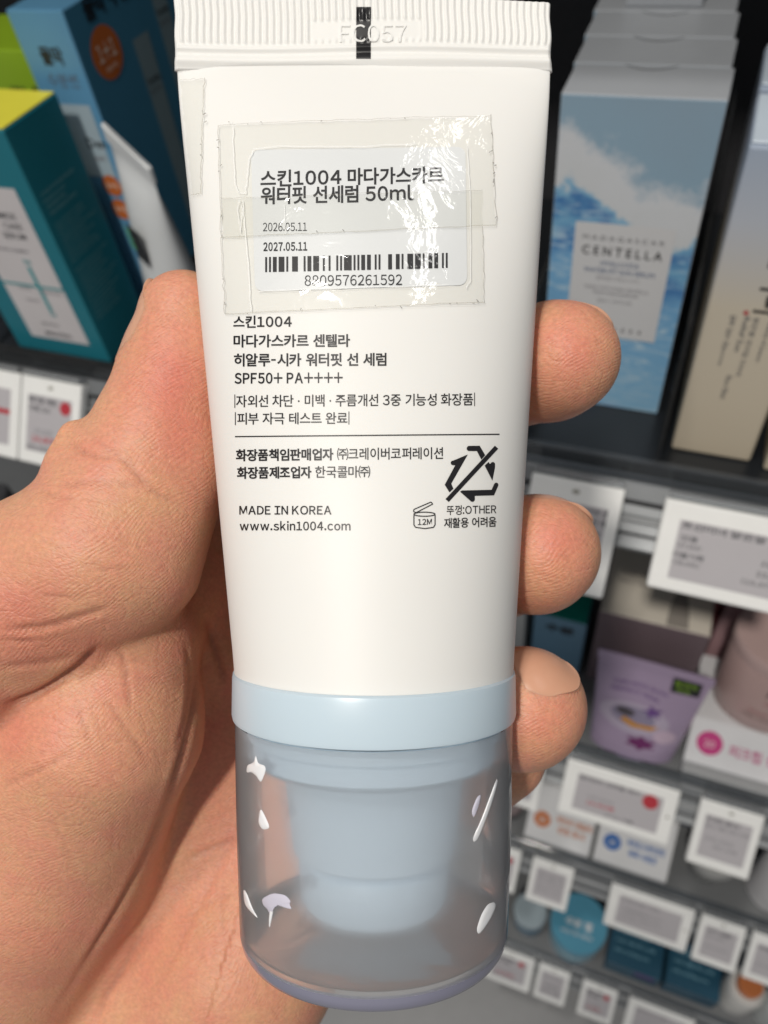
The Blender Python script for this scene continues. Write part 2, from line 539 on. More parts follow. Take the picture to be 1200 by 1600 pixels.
BV = BVHTree.FromPolygons(np.concatenate([bodyV, crimpV]).tolist(),
                          bodyF[:-1] + [[i + len(bodyV) for i in q] for q in cf])
def onto(pts, lift=0.05):
    """carry points given along view rays of the photo onto the tube's surface (lens mm), lifted along its normal"""
    out = []
    last = None
    for px, py in pts:
        r = Vector(ray(px, py)).normalized()
        loc, nor, idx, dist = BV.ray_cast(Vector((0, 0, 0)), r)
        if loc is None:
            loc, nor, idx, dist = BV.find_nearest(r * (last or 92.0))
        else:
            last = loc.length
        if nor.dot(r) > 0:
            nor = -nor
        nor = (nor - r * 0.5).normalized() if nor.dot(r) > -0.25 else nor
        out.append(loc + nor * lift)
    return np.array([p[:] for p in out])

def print_line(s, x0, x1, yt, yb, slope=0.0, off=0.0, latin=False, m=INK, lift=0.06, parent=None, name='printed_text'):
    v, f, ar = text2d(s, off, latin, 4)
    px = x0 + v[:, 0] * (x1 - x0)
    py = yb + (yt - yb) * v[:, 1] + slope * v[:, 0]
    return mk(name, CW(onto(np.stack([px, py], 1), lift)), f, m, parent or tube_body)

def print_poly(pts, m=INK, lift=0.06, parent=None, name='printed_mark'):
    bm = bmesh.new()
    f = bm.faces.new([bm.verts.new((x, y, 0)) for x, y in pts])
    f.normal_update()
    bmesh.ops.triangulate(bm, faces=[f])
    bm.verts.index_update()
    v = [np.array(x.co[:2]) for x in bm.verts]; fs = [[q.index for q in g.verts] for g in bm.faces]
    bm.free()
    for _ in range(3):                               # split every triangle so the print follows the curve
        nf, mid = [], {}
        def half(i, j):
            k = (min(i, j), max(i, j))
            if k not in mid:
                v.append((v[i] + v[j]) / 2); mid[k] = len(v) - 1
            return mid[k]
        for i, j, k in fs:
            a_, b_, c_ = half(i, j), half(j, k), half(k, i)
            nf += [[i, a_, c_], [a_, j, b_], [c_, b_, k], [a_, b_, c_]]
        fs = nf
    return np.array(v), fs

def merge(parts):
    vs, fs, n = [], [], 0
    for v, f in parts:
        vs.append(v); fs += [[i + n for i in q] for q in f]; n += len(v)
    return np.concatenate(vs), fs

def patch(name, outline, m, parent, lift, step=9.0, jag=0.0, wr=0.0):
    """a thin film laid on the tube: quad outline TL,TR,BR,BL in photo pixels, ragged edges"""
    TL, TR, BR, BL = [np.array(p, float) for p in outline]
    nu_ = int(max(6, np.linalg.norm(TR - TL) / step)); nv_ = int(max(6, np.linalg.norm(BL - TL) / step))
    u = np.linspace(0, 1, nu_); v = np.linspace(0, 1, nv_)
    U, Vv = np.meshgrid(u, v)
    pts = ((1 - U) * (1 - Vv))[..., None] * TL + (U * (1 - Vv))[..., None] * TR + (U * Vv)[..., None] * BR + ((1 - U) * Vv)[..., None] * BL
    if jag:
        j = rng.normal(0, jag, pts.shape)
        msk = np.zeros(U.shape); msk[0] = msk[-1] = 1; msk[:, 0] = msk[:, -1] = 1
        pts = pts + j * msk[..., None]
    p = onto(pts.reshape(-1, 2), lift)
    if wr:
        k = rng.normal(0, 1, (3, 4))
        dz = np.zeros(len(p))
        for a, b, c, ph in k:
            dz += np.sin(p[:, 0] * a * 1.1 + p[:, 1] * b * 1.1 + ph * 3)
        p[:, 2] -= np.abs(dz) * wr
    return mk(name, CW(p), grid_faces(nu_, nv_), m, parent, smooth=True)

# --- printed lettering on the tube body
TXT = [
    ('스킨1004', 365, 456, 493.4, 512.6, -0.6, 0.022, 0),
    ('마다가스카르 센텔라', 365.3, 547, 523, 543.2, -0.8, 0.022, 0),
    ('히알루-시카 워터핏 선 세럼', 366, 603.7, 552.5, 573, -1, 0.022, 0),
    ('SPF50+ PA++++', 366.8, 535.5, 582.7, 600, -1, 0.024, 0),
    ('|자외선 차단 · 미백 · 주름개선 3중 기능성 화장품|', 366.8, 741.7, 616.5, 637.5, -3, 0.010, 0),
    ('|피부 자극 테스트 완료|', 367.6, 545.8, 644, 664.5, -1, 0.010, 0),
    ('화장품책임판매업자', 369, 521, 702, 721, -1.5, 0.028, 0),
    ('㈜크레이버코퍼레이션', 526.7, 692, 700, 719, -1.5, 0.010, 0),
    ('화장품제조업자', 370.7, 486.8, 729.6, 748.5, -1, 0.028, 0),
    ('한국콜마㈜', 492.5, 578.4, 728.3, 747, -0.6, 0.010, 0),
    ('MADE IN KOREA', 374.5, 518, 790.3, 804.3, 0, 0.018, 0),
    ('www.skin1004.com', 375, 547.7, 814, 829, 0, 0.018, 0),
    ('뚜껑:OTHER', 697.6, 775, 790, 805, -2, 0.010, 0),
    ('재활용 어려움', 693.4, 775, 809.5, 825.5, -2.5, 0.016, 0),
]
for s, x0, x1, yt, yb, sl, off, lat in TXT:
    print_line(s, x0, x1, yt, yb, sl, off, bool(lat))
# the rule
n = 60
xs_ = np.linspace(367.6, 780, n); ys_ = np.interp(xs_, [367, 780], [682.3, 678.6])
pl = onto(np.concatenate([np.stack([xs_, ys_ - 0.95], 1), np.stack([xs_, ys_ + 0.95], 1)]))
mk('printed_rule', CW(pl), [[i, i + 1, n + i + 1, n + i] for i in range(n - 1)], INK, tube_body)
# recycling symbol struck through
def stroke(pts, w):
    pts = np.array(pts, float); n = len(pts)
    t = np.gradient(pts, axis=0); t /= np.linalg.norm(t, axis=1)[:, None] + 1e-9
    nn = np.stack([-t[:, 1], t[:, 0]], 1) * w / 2
    return np.concatenate([pts + nn, pts - nn]), [[i, i + 1, n + i + 1, n + i] for i in range(n - 1)]
def dens(pts, k=6):
    pts = np.array(pts, float); o = []
    for a, b in zip(pts[:-1], pts[1:]):
        o += [a + (b - a) * t for t in np.linspace(0, 1, k, endpoint=False)]
    return o + [pts[-1]]
def rp(pts):
    return [(680 + x * 0.09377, 690 + y * 0.09377) for x, y in pts]
def arc(cx, cy, r, a0, a1, n=8):
    return [(cx + r * math.cos(math.radians(t)), cy + r * math.sin(math.radians(t))) for t in np.linspace(a0, a1, n)]
shapes = [
    arc(563, 115, 43, 90, 270) + [(738, 70), (828, 225), (764, 298), (690, 158)],
    [(540, 215), (295, 318)] + arc(292, 356, 38, 250, 90, 6) + [(330, 395), (155, 720), (235, 848), (300, 785), (265, 700)],
    [(820, 400), (885, 340), (905, 372)] + arc(955, 378, 38, 200, 360, 7) + [(990, 440), (948, 650)],
    [(410, 835), (440, 815), (935, 803), (975, 712)] + arc(1012, 720, 36, 200, 380, 7) + [(975, 895), (655, 905)] + arc(615, 962, 42, 0, 120, 6),
]
sl_ = rp([(195 + 822.5 * t, 982.5 - 889.5 * t) for t in np.linspace(0, 1, 24)])
v, f = merge([print_poly(rp(s)) for s in shapes] + [stroke(sl_, 6.9)])
mk('recycling_mark', CW(onto(v)), f, INK, tube_body)
# open-jar mark with 12M
jar = [stroke(dens([(646.5, 805), (646.5, 820), (649, 824), (664, 826), (677, 824), (679.5, 820), (679.5, 805)]), 1.7),
       stroke([(663 + 16.5 * math.cos(t), 803.5 + 3.2 * math.sin(t)) for t in np.linspace(0, 2 * np.pi, 30)], 1.7),
       stroke(dens([(646.5, 796), (673, 784.5), (676, 787.5), (650, 801), (646, 799.5), (646.5, 796)]), 1.6)]
v, f = merge(jar)
mk('open_jar_mark', CW(onto(v, 0.06)), f, INK, tube_body)
print_line('12M', 652.5, 674.5, 811, 820.5, -0.5, 0.02)
# black registration mark over the crimp
gx, gy = np.meshgrid(np.linspace(556.5, 579.5, 26), np.linspace(11, 92, 70))
mk('registration_mark', CW(onto(np.stack([gx.ravel(), gy.ravel()], 1), 0.03)), grid_faces(26, 70), mat('black_foil_print', (0.012, 0.011, 0.012), 0.3), tube_body)
# stamped code, raised in the same white plastic
v, f, ar = text2d('FC057', 0.0, False, 3)
px = 531 + v[:, 0] * 104; py = 66.5 - v[:, 1] * 27.5
lo_ = onto(np.stack([px, py], 1), 0.0); hi_ = onto(np.stack([px, py], 1), 0.13)
nn_ = len(v)
from collections import Counter
ec = Counter()
for q in f:
    for a, b in zip(q, q[1:] + q[:1]):
        ec[(a, b)] += 1
sides = [[a, b, b + nn_, a + nn_] for (a, b) in ec if (b, a) not in ec]
mk('stamped_code', CW(np.concatenate([lo_, hi_])), [[i + nn_ for i in q] for q in f] + sides, WHITE_PL, tube)

# --- price sticker with barcode
def rrect(TL, TR, BR, BL, r):
    c = [np.array(p, float) for p in (TL, TR, BR, BL)]
    o = []
    for i in range(4):
        p, a, b = c[i], c[i - 1], c[(i + 1) % 4]
        da = (a - p) / np.linalg.norm(a - p); db = (b - p) / np.linalg.norm(b - p)
        for t in np.linspace(0, 1, 6):
            o.append(p + da * r * (1 - t) ** 2 + db * r * t ** 2)
    return o
ol = rrect((392.5, 235), (727, 230), (729.5, 446), (399, 456), 15)
# mesh the sticker as a fine grid clipped to the rounded outline
def filled(outline, step=10):
    o = np.array(outline); c = o.mean(0)
    rings = [c + (o - c) * t for t in np.linspace(1, 0.06, 14)]
    n = len(o)
    f = []
    for k in range(13):
        f += [[k * n + i, k * n + (i + 1) % n, (k + 1) * n + (i + 1) % n, (k + 1) * n + i] for i in range(n)]
    f.append([13 * n + i for i in range(n)])
    return np.concatenate(rings), f
ol2 = dens(ol + [ol[0]], 5)[:-1]
v, f = filled(ol2)
sticker = mk('barcode_sticker', CW(onto(v, 0.09)), f, LABEL_W, tube, smooth=True)
def sline(*a, **k):
    return print_line(*a, lift=0.13, parent=sticker, name='sticker_text', **k)
sline('스킨1004 마다가스카르', 407.5, 692.7, 267, 293.5, -6.5, 0.022)
sline('워터핏 선세럼 50ml', 408, 647, 293, 320.5, -4.5, 0.022)
sline('2026.05.11', 411.5, 480, 349, 362.3, -0.5, 0.0)
sline('2027.05.11', 412, 480.5, 379.5, 393.5, -0.8, 0.028)
sline('8809576261592', 476.4, 628, 431, 447.5, -1.5, 0.0)
Lc = ['0001101', '0011001', '0010011', '0111101', '0100011', '0110001', '0101111', '0111011', '0110111', '0001011']
par = ['LLLLLL', 'LLGLGG', 'LLGGLG', 'LLGGGL', 'LGLLGG', 'LGGLLG', 'LGGGLL', 'LGLGLG', 'LGLGGL', 'LGGLGL']
code = '8809576261592'
bits = '101'
for d, p_ in zip(code[1:7], par[int(code[0])]):
    l = Lc[int(d)]; rr_ = ''.join('1' if c == '0' else '0' for c in l)
    bits += l if p_ == 'L' else rr_[::-1]
bits += '01010'
for d in code[7:]:
    bits += ''.join('1' if c == '0' else '0' for c in Lc[int(d)])
bits += '101'
bw = (699 - 415.0) / len(bits)
bars = []
i = 0
while i < len(bits):
    if bits[i] == '1':
        j = i
        while j < len(bits) and bits[j] == '1':
            j += 1
        x0 = 415 + i * bw; x1 = 415 + j * bw
        y0 = 402.5 - 6.5 * i / len(bits)
        bars.append((np.array([(x, y0 + 23.5 * t) for t in np.linspace(0, 1, 4) for x in (x0, x1)]), [[2 * k, 2 * k + 1, 2 * k + 3, 2 * k + 2] for k in range(3)]))
        i = j
    else:
        i += 1
v, f = merge(bars)
mk('barcode', CW(onto(v, 0.13)), f, INK, sticker)

# --- clear tape, three pieces, ragged ends
TAPE = tape_mat()
patch('adhesive_tape', ((343, 198), (766, 184), (773, 354), (348, 373)), TAPE, tube, 0.20, 8, 1.0, 0.03)
patch('adhesive_tape', ((347, 313), (752, 300), (754, 474), (355, 492)), TAPE, tube, 0.30, 8, 1.0, 0.04)
patch('adhesive_tape', ((283, 128), (321, 126), (316, 304), (302, 306)), TAPE, tube, 0.16, 6, 0.8, 0.03)

def film_mat(name, col, amount):
    m, nt, b, out = new_mat(name)
    tr = N(nt, 'ShaderNodeBsdfTransparent')
    mx = N(nt, 'ShaderNodeMixShader'); mx.inputs[0].default_value = amount
    b.inputs['Base Color'].default_value = (*col, 1); b.inputs['Roughness'].default_value = 0.5
    nt.links.new(tr.outputs[0], mx.inputs[1]); nt.links.new(b.outputs[0], mx.inputs[2]); nt.links.new(mx.outputs[0], out.inputs[0])
    return m
GRIME = film_mat('grimy_glue', (0.30, 0.27, 0.21), 0.42)
GRIME2 = film_mat('dark_grime', (0.12, 0.10, 0.08), 0.6)
AIR_GLARE = film_mat('air_gap_glare', (0.88, 0.88, 0.87), 0.6)  # whitish film: glare over the tape's air gaps, painted as pale strokes
def wavy(pts, amp, k=14):
    p = np.array(dens(pts, k), float)
    return p + rng.normal(0, amp, p.shape)
parts, parts2 = [], []
for pts, w_ in [([(343, 198), (348, 373)], 1.3), ([(343, 198), (560, 190), (766, 184)], 0.9), ([(766, 184), (773, 354)], 1.2), ([(348, 373), (560, 364), (773, 354)], 1.2),
                ([(355, 492), (348, 373)], 1.2), ([(355, 492), (560, 483), (754, 474)], 1.3), ([(754, 474), (752, 356)], 1.1), ([(347, 313), (560, 306), (752, 300)], 0.7),
                ([(321, 126), (318, 220), (316, 304)], 1.3), ([(283, 128), (321, 126)], 0.8), ([(302, 306), (316, 304)], 1.0)]:
    parts.append(stroke(wavy(pts, 0.7), w_))
for _ in range(46):
    e0, e1 = random.choice([((343, 200), (355, 490)), ((345, 197), (764, 184)), ((766, 186), (773, 352)), ((357, 491), (752, 474)), ((321, 128), (316, 302)), ((350, 372), (770, 354))])
    t_ = random.random(); q = np.array(e0) * (1 - t_) + np.array(e1) * t_ + rng.normal(0, 1.3, 2)
    l_ = rng.normal(0, 2.0, 2)
    parts2.append(stroke([q, q + l_ * 0.5, q + l_], random.uniform(0.8, 1.9)))
v, f = merge(parts); mk('tape_edge', CW(onto(v, 0.36)), f, GRIME, tube)
v, f = merge(parts2); mk('tape_grime', CW(onto(v, 0.37)), f, GRIME2, tube)
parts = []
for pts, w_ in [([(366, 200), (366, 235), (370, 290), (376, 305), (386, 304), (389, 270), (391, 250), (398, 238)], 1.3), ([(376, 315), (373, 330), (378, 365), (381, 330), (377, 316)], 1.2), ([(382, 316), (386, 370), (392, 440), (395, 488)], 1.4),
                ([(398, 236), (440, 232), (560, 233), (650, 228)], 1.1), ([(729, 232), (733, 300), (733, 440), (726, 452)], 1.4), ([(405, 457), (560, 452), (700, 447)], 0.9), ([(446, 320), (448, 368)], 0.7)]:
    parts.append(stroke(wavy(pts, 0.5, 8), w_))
v, f = merge(parts); mk('air_gap_glare_line', CW(onto(v, 0.38)), f, AIR_GLARE, tube)

# --- collar, cap and the pump inside
def tube_lathe(name, prof, m, n=120, shift=0.0):
    v, f = lathe(prof, n)
    p = T(v[:, 0] + shift, v[:, 2], v[:, 1])
    return mk(name, CW(p), f, m, tube, smooth=True)
tube_lathe('collar', [(16.9, -22.5), (16.95, -20.2), (17.35, -19.8), (17.7, -20.0), (17.78, -20.5), (17.82, -24.9), (17.7, -25.4), (17.3, -25.5), (16.0, -25.5), (15.8, -24.0), (16.9, -22.5)], PALE_BLUE)
FROST = frosted_mat()
cap = tube_lathe('cap', [(17.36, -25.7), (17.42, -26.2), (17.2, -38), (16.75, -50), (16.68, -51.5)], FROST)
v, f = lathe([(16.2, -51.0), (15, -51.6), (8, -51.9), (0.01, -51.95)], 120)
mk('cap_bottom', CW(T(v[:, 0], v[:, 2], v[:, 1])), f, FROST, tube, smooth=True)
VIO = mat('violet_grey_plastic', (0.21, 0.21, 0.28), 0.2, 0.5, coat=0.3)
v, f = lathe([(16.66, -51.5), (16.55, -52.1), (16.4, -52.6), (16.0, -53.2), (15.3, -53.5), (14.4, -53.6), (13.9, -53.2), (14.6, -52.6), (15.4, -52.0), (16.2, -51.5), (16.45, -51.35), (16.66, -51.5)], 120)
mk('cap_base', CW(T(v[:, 0], v[:, 2], v[:, 1])), f, VIO, tube, smooth=True)
tube_lathe('pump', [(0.01, -25.9), (15.9, -26.0), (15.9, -27.6), (15.2, -27.8), (15.2, -30.1), (14.4, -30.9), (12.2, -31.3), (11.3, -32.5), (10.9, -36), (10.2, -41.9), (9.6, -42.4), (9.0, -42.7), (9.3, -43.1), (9.5, -43.5), (9.2, -47.9), (8.6, -48.8), (7.5, -49.1), (0.01, -49.2)], mat('light_blue_pump', (0.66, 0.82, 0.94), 0.4, vary=0.01))

# pale raised patches standing in for the white glints reflected on the cap
GLINT_W = mat('white_glint', (0.85, 0.85, 0.87), 0.22, 0.5, sss=0.2, vary=0.03)
GLINT_L = mat('lilac_glint', (0.60, 0.58, 0.68), 0.22, 0.5, sss=0.2, vary=0.03)
CBV = BVHTree.FromPolygons([tuple(q) for q in np.concatenate([T(r_ * np.cos(a_), s_, r_ * np.sin(a_)).reshape(-1, 3) for r_, s_ in [(17.5, -26.8), (17.2, -38), (16.75, -50), (16.5, -53)] for a_ in [np.linspace(0, 2 * np.pi, 160, endpoint=False)]])], grid_faces(160, 4, True))
def glint(pts, m, rise=0.16):
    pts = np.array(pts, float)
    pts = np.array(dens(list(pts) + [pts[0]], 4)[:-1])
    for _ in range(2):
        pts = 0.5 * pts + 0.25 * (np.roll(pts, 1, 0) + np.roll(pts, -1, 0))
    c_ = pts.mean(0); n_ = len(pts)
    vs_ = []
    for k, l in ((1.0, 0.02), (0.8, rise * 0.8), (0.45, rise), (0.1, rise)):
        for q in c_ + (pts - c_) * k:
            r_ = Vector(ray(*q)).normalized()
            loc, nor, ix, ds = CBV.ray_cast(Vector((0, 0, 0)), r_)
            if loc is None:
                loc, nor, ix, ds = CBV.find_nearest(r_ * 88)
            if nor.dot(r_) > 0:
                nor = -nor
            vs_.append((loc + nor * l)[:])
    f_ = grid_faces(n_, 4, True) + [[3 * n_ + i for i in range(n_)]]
    return mk('cap_glint', CW(vs_), f_, m, cap, smooth=True)
glint([(386, 1195), (397, 1192), (400, 1178), (403, 1193), (414, 1196), (416, 1203), (408, 1224), (402, 1214), (393, 1206), (385, 1208)], GLINT_W)
glint([(407, 1262), (413, 1272), (423, 1294), (410, 1297), (403, 1285)], GLINT_W)
glint([(380, 1388), (386, 1395), (394, 1418), (405, 1437), (392, 1425), (382, 1412)], GLINT_W)
glint([(409, 1404), (426, 1395), (446, 1398), (455, 1408), (452, 1412), (457, 1422), (440, 1412), (428, 1418), (423, 1432), (418, 1420), (411, 1414)], GLINT_L)
glint([(423, 1420), (428, 1418), (424, 1440), (421, 1452), (421, 1434)], GLINT_W)
glint([(738, 1310), (752, 1280), (765, 1245), (776, 1215), (778, 1222), (768, 1255), (757, 1285), (746, 1312), (740, 1316)], GLINT_W)
glint([(736, 1268), (745, 1245), (752, 1240), (748, 1258), (740, 1280)], GLINT_L)
glint([(744, 1452), (752, 1428), (762, 1412), (773, 1409), (775, 1417), (766, 1436), (754, 1454), (747, 1460)], GLINT_W)
#%%HAND
# ================================================================== THE HAND (a continuous implicit surface, meshed)
HS = 0.55
glo = np.array([-80.0, -42.0, 78.0]); ghi = np.array([42.0, 112.0, 162.0])
dim = np.ceil((ghi - glo) / HS).astype(int)
field = np.full(dim, 6.0, np.float32)
axs = [glo[i] + HS * np.arange(dim[i]) for i in range(3)]

def blend(a, b, ra, rb, k, sub=False):
    """smooth union of a tapered capsule (lens mm) into the field"""
    a = np.array(a, float); b = np.array(b, float)
    pad = max(ra, rb) + k + 6
    lo = np.maximum(np.floor((np.minimum(a, b) - pad - glo) / HS).astype(int), 0)
    hi = np.minimum(np.ceil((np.maximum(a, b) + pad - glo) / HS).astype(int), dim)
    if (hi <= lo).any():
        return
    x = axs[0][lo[0]:hi[0]][:, None, None].astype(np.float32); y = axs[1][lo[1]:hi[1]][None, :, None].astype(np.float32); z = axs[2][lo[2]:hi[2]][None, None, :].astype(np.float32)
    d = b - a; dd = float(d @ d) + 1e-6
    t = np.clip(((x - a[0]) * d[0] + (y - a[1]) * d[1] + (z - a[2]) * d[2]) / dd, 0, 1)
    q = np.sqrt((x - a[0] - t * d[0]) ** 2 + (y - a[1] - t * d[1]) ** 2 + (z - a[2] - t * d[2]) ** 2) - (ra + (rb - ra) * t)
    F = field[lo[0]:hi[0], lo[1]:hi[1], lo[2]:hi[2]]
    hh = np.clip(0.5 + 0.5 * (F - q) / k, 0, 1)
    field[lo[0]:hi[0], lo[1]:hi[1], lo[2]:hi[2]] = F + (q - F) * hh - k * hh * (1 - hh)

def chain(pts, k):
    for (p, q) in zip(pts[:-1], pts[1:]):
        blend(P(*p[:3]), P(*q[:3]), p[3], q[3], k)

# palm: metacarpals fanning out from the wrist, heel of the hand
WR = (130, 1800, 144, 17)
chain([WR, (400, 820, 133, 10.5)], 5)
chain([WR, (470, 940, 135, 10.5)], 5)
chain([WR, (530, 1065, 135, 10)], 5)
chain([(560, 1190, 133, 9.5), (385, 1490, 133, 15), (190, 1850, 142, 18)], 6)
chain([(330, 860, 128, 8), (330, 1000, 129, 9)], 4)
# thenar eminence
chain([(200, 1012, 111, 10.2), (165, 1130, 113, 13.8), (78, 1330, 124, 17.0), (-60, 1620, 142, 19)], 3)
chain([(330, 850, 125, 6.5), (210, 1000, 116, 9)], 3)
chain([(120, 1130, 118, 14), (-80, 1200, 118, 16), (-160, 1500, 138, 18)], 4)
# folds below the thumb and the thumb itself
chain([(-80, 1045, 104, 9), (110, 985, 102, 5.2)], 1.6)
chain([(289, 496, 105, 6.3), (285, 570, 105.5, 8.0), (247, 690, 104, 8.9), (150, 868, 103, 11.8), (-50, 975, 106, 13.3), (-200, 1200, 122, 17)], 1.6)
chain([(262, 740, 104, 8.2), (190, 850, 103, 11.6)], 3)
chain([(113, 676, 100, 1.6), (170, 725, 101, 6)], 2.0)
chain([(104, 722, 100, 2.4), (150, 775, 101, 6)], 3)
# fingers: knuckle, middle joint, last joint, tip
chain([(400, 820, 133, 9.5), (660, 660, 137, 9.4), (780, 590, 124, 8.6), (860, 566, 111, 8.3), (879, 560, 107.5, 7.9)], 1.5)
chain([(470, 940, 135, 9.5), (690, 900, 139, 9.5), (780, 880, 124, 8.6), (838, 866, 109, 8.2), (849, 862, 106, 7.7)], 1.5)
chain([(530, 1065, 135, 9.0), (690, 1100, 139, 9.0), (765, 1115, 123, 8.2), (815, 1107, 107, 8.2), (824, 1103, 104.5, 7.9)], 1.5)
chain([(560, 1190, 133, 8.0), (680, 1215, 137, 7.8), (740, 1215, 125, 7.0), (785, 1182, 114.5, 6.4)], 1.2)
# forearm stub beyond the frame
chain([(130, 1800, 144, 17), (20, 2100, 150, 22)], 6)

def surface_nets(F, o, hstep):
    s = F < 0
    nx, ny, nz = F.shape
    c = np.zeros((nx - 1, ny - 1, nz - 1), np.int8)
    for i in (0, 1):
        for j in (0, 1):
            for k in (0, 1):
                c += s[i:nx - 1 + i, j:ny - 1 + j, k:nz - 1 + k]
    act = (c > 0) & (c < 8)
    idx = np.full(act.shape, -1, np.int64)
    cells = np.argwhere(act)
    idx[act] = np.arange(len(cells))
    acc = np.zeros((len(cells), 3)); cnt = np.zeros(len(cells))
    corners = [(i, j, k) for i in (0, 1) for j in (0, 1) for k in (0, 1)]
    vals = {q: F[cells[:, 0] + q[0], cells[:, 1] + q[1], cells[:, 2] + q[2]] for q in corners}
    for a in corners:
        for ax in range(3):
            if a[ax] == 0:
                b = list(a); b[ax] = 1; b = tuple(b)
                va, vb = vals[a], vals[b]
                m_ = (va < 0) != (vb < 0)
                t = np.where(m_, va / np.where(m_, va - vb, 1), 0)
                p = np.array(a, float)[None, :].repeat(len(cells), 0); p[:, ax] += t
                acc[m_] += p[m_]; cnt[m_] += 1
    v = o + hstep * (cells + acc / cnt[:, None])
    faces = []
    for ax in range(3):
        u, w = (ax + 1) % 3, (ax + 2) % 3
        sl0 = [slice(None)] * 3; sl1 = [slice(None)] * 3
        sl0[ax] = slice(0, F.shape[ax] - 1); sl1[ax] = slice(1, F.shape[ax])
        e = np.argwhere(s[tuple(sl0)] != s[tuple(sl1)])
        ok = (e[:, u] > 0) & (e[:, w] > 0) & (e[:, u] < F.shape[u] - 1) & (e[:, w] < F.shape[w] - 1)
        e = e[ok]
        flip = s[e[:, 0], e[:, 1], e[:, 2]]
        def cid(du, dw):
            q = e.copy(); q[:, u] -= du; q[:, w] -= dw
            return idx[q[:, 0], q[:, 1], q[:, 2]]
        qd = np.stack([cid(1, 1), cid(0, 1), cid(0, 0), cid(1, 0)], 1)
        qd[~flip] = qd[~flip][:, ::-1]
        faces.append(qd)
    return v, np.concatenate(faces)

for ax_ in range(3):                                # close the wrist end, out of frame
    sl = [slice(None)] * 3
    for e_ in (0, -1):
        sl[ax_] = e_; field[tuple(sl)] = 1.0
hv, hf = surface_nets(field, glo, HS)
def nbr_mean(v):
    acc = np.zeros_like(v); cnt = np.zeros(len(v))
    for a, b in ((0, 1), (1, 2), (2, 3), (3, 0)):
        for i, j in ((a, b), (b, a)):
            np.add.at(acc, hf[:, i], v[hf[:, j]]); np.add.at(cnt, hf[:, i], 1)
    return acc / np.maximum(cnt, 1)[:, None]
for _ in range(3):
    hv = hv + 0.5 * (nbr_mean(hv) - hv)
def vnormals(v):
    fn = np.cross(v[hf[:, 2]] - v[hf[:, 0]], v[hf[:, 3]] - v[hf[:, 1]])
    n_ = np.zeros_like(v)
    for i in range(4):
        np.add.at(n_, hf[:, i], fn)
    return n_ / (np.linalg.norm(n_, axis=1)[:, None] + 1e-9)
hn = vnormals(hv)
ppx = 600 + 1200 * hv[:, 0] / hv[:, 2]; ppy = 800 + 1200 * hv[:, 1] / hv[:, 2]
facing = np.clip(-(hn * hv).sum(1) / np.linalg.norm(hv, axis=1) * 2.0, 0, 1)
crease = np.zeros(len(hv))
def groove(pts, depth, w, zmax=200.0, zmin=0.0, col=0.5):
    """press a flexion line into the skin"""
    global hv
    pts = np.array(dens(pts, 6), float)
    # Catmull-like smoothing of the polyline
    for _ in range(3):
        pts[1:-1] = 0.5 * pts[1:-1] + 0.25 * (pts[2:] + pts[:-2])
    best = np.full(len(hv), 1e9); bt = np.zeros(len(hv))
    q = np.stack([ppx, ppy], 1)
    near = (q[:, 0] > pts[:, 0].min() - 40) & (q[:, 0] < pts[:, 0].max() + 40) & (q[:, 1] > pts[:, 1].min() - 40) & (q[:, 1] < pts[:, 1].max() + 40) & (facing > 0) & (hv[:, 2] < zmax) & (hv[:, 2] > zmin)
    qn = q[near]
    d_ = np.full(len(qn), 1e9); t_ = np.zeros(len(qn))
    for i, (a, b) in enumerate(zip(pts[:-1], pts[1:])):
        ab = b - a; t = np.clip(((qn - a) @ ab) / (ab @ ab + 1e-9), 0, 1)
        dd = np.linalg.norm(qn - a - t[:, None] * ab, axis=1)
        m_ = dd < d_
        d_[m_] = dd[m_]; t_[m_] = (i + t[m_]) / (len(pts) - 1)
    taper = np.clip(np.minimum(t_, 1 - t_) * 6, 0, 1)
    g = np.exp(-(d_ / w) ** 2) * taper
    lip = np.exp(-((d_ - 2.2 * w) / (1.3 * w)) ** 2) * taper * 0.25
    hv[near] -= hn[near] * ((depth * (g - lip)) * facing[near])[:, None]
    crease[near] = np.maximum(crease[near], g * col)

ZF = 116
groove([(0, 985), (70, 980), (130, 962), (172, 948)], 0.32, 5, ZF, 0, 0.45)
groove([(0, 1042), (70, 1035), (130, 1022)], 0.2, 5, ZF, 0, 0.3)
groove([(0, 1105), (60, 1085), (120, 1045), (160, 1005)], 0.7, 6, 121, 0, 0.5)
groove([(0, 1000), (60, 1003)], 0.25, 4, ZF, 0, 0.3)
groove([(150, 690), (190, 715), (240, 770), (285, 790)], 0.22, 5, ZF, 0, 0.25)
groove([(105, 690), (140, 712), (180, 716)], 0.35, 5, ZF, 0, 0.3)
groove([(80, 760), (150, 752), (230, 760)], 0.15, 5, ZF, 0, 0.2)
groove([(60, 770), (120, 780)], 0.15, 4, ZF, 0, 0.2)
groove([(125, 880), (170, 890), (215, 893)], 0.14, 4, ZF, 0, 0.2)
groove([(60, 930), (130, 935)], 0.12, 4, ZF, 0, 0.2)
groove([(185, 1010), (195, 1040), (200, 1080), (205, 1110)], 0.20, 4, 121, 0, 0.3)
groove([(115, 1085), (130, 1130), (150, 1180)], 0.13, 4, 124, 0, 0.22)
groove([(160, 1085), (185, 1120), (215, 1165), (235, 1200)], 0.14, 4, 124, 0, 0.22)
groove([(290, 1000), (297, 1060), (290, 1120), (272, 1180)], 0.3, 4, 126, 0, 0.35)
groove([(305, 990), (308, 1060), (300, 1120), (285, 1180), (262, 1250), (230, 1330), (185, 1420), (130, 1510), (80, 1590)], 0.6, 5, 140, 0, 0.4)
groove([(320, 960), (338, 1020), (352, 1070)], 0.5, 6, 145, 100, 0.5)
groove([(0, 1230), (60, 1205), (120, 1170)], 0.18, 4, 130, 0, 0.25)
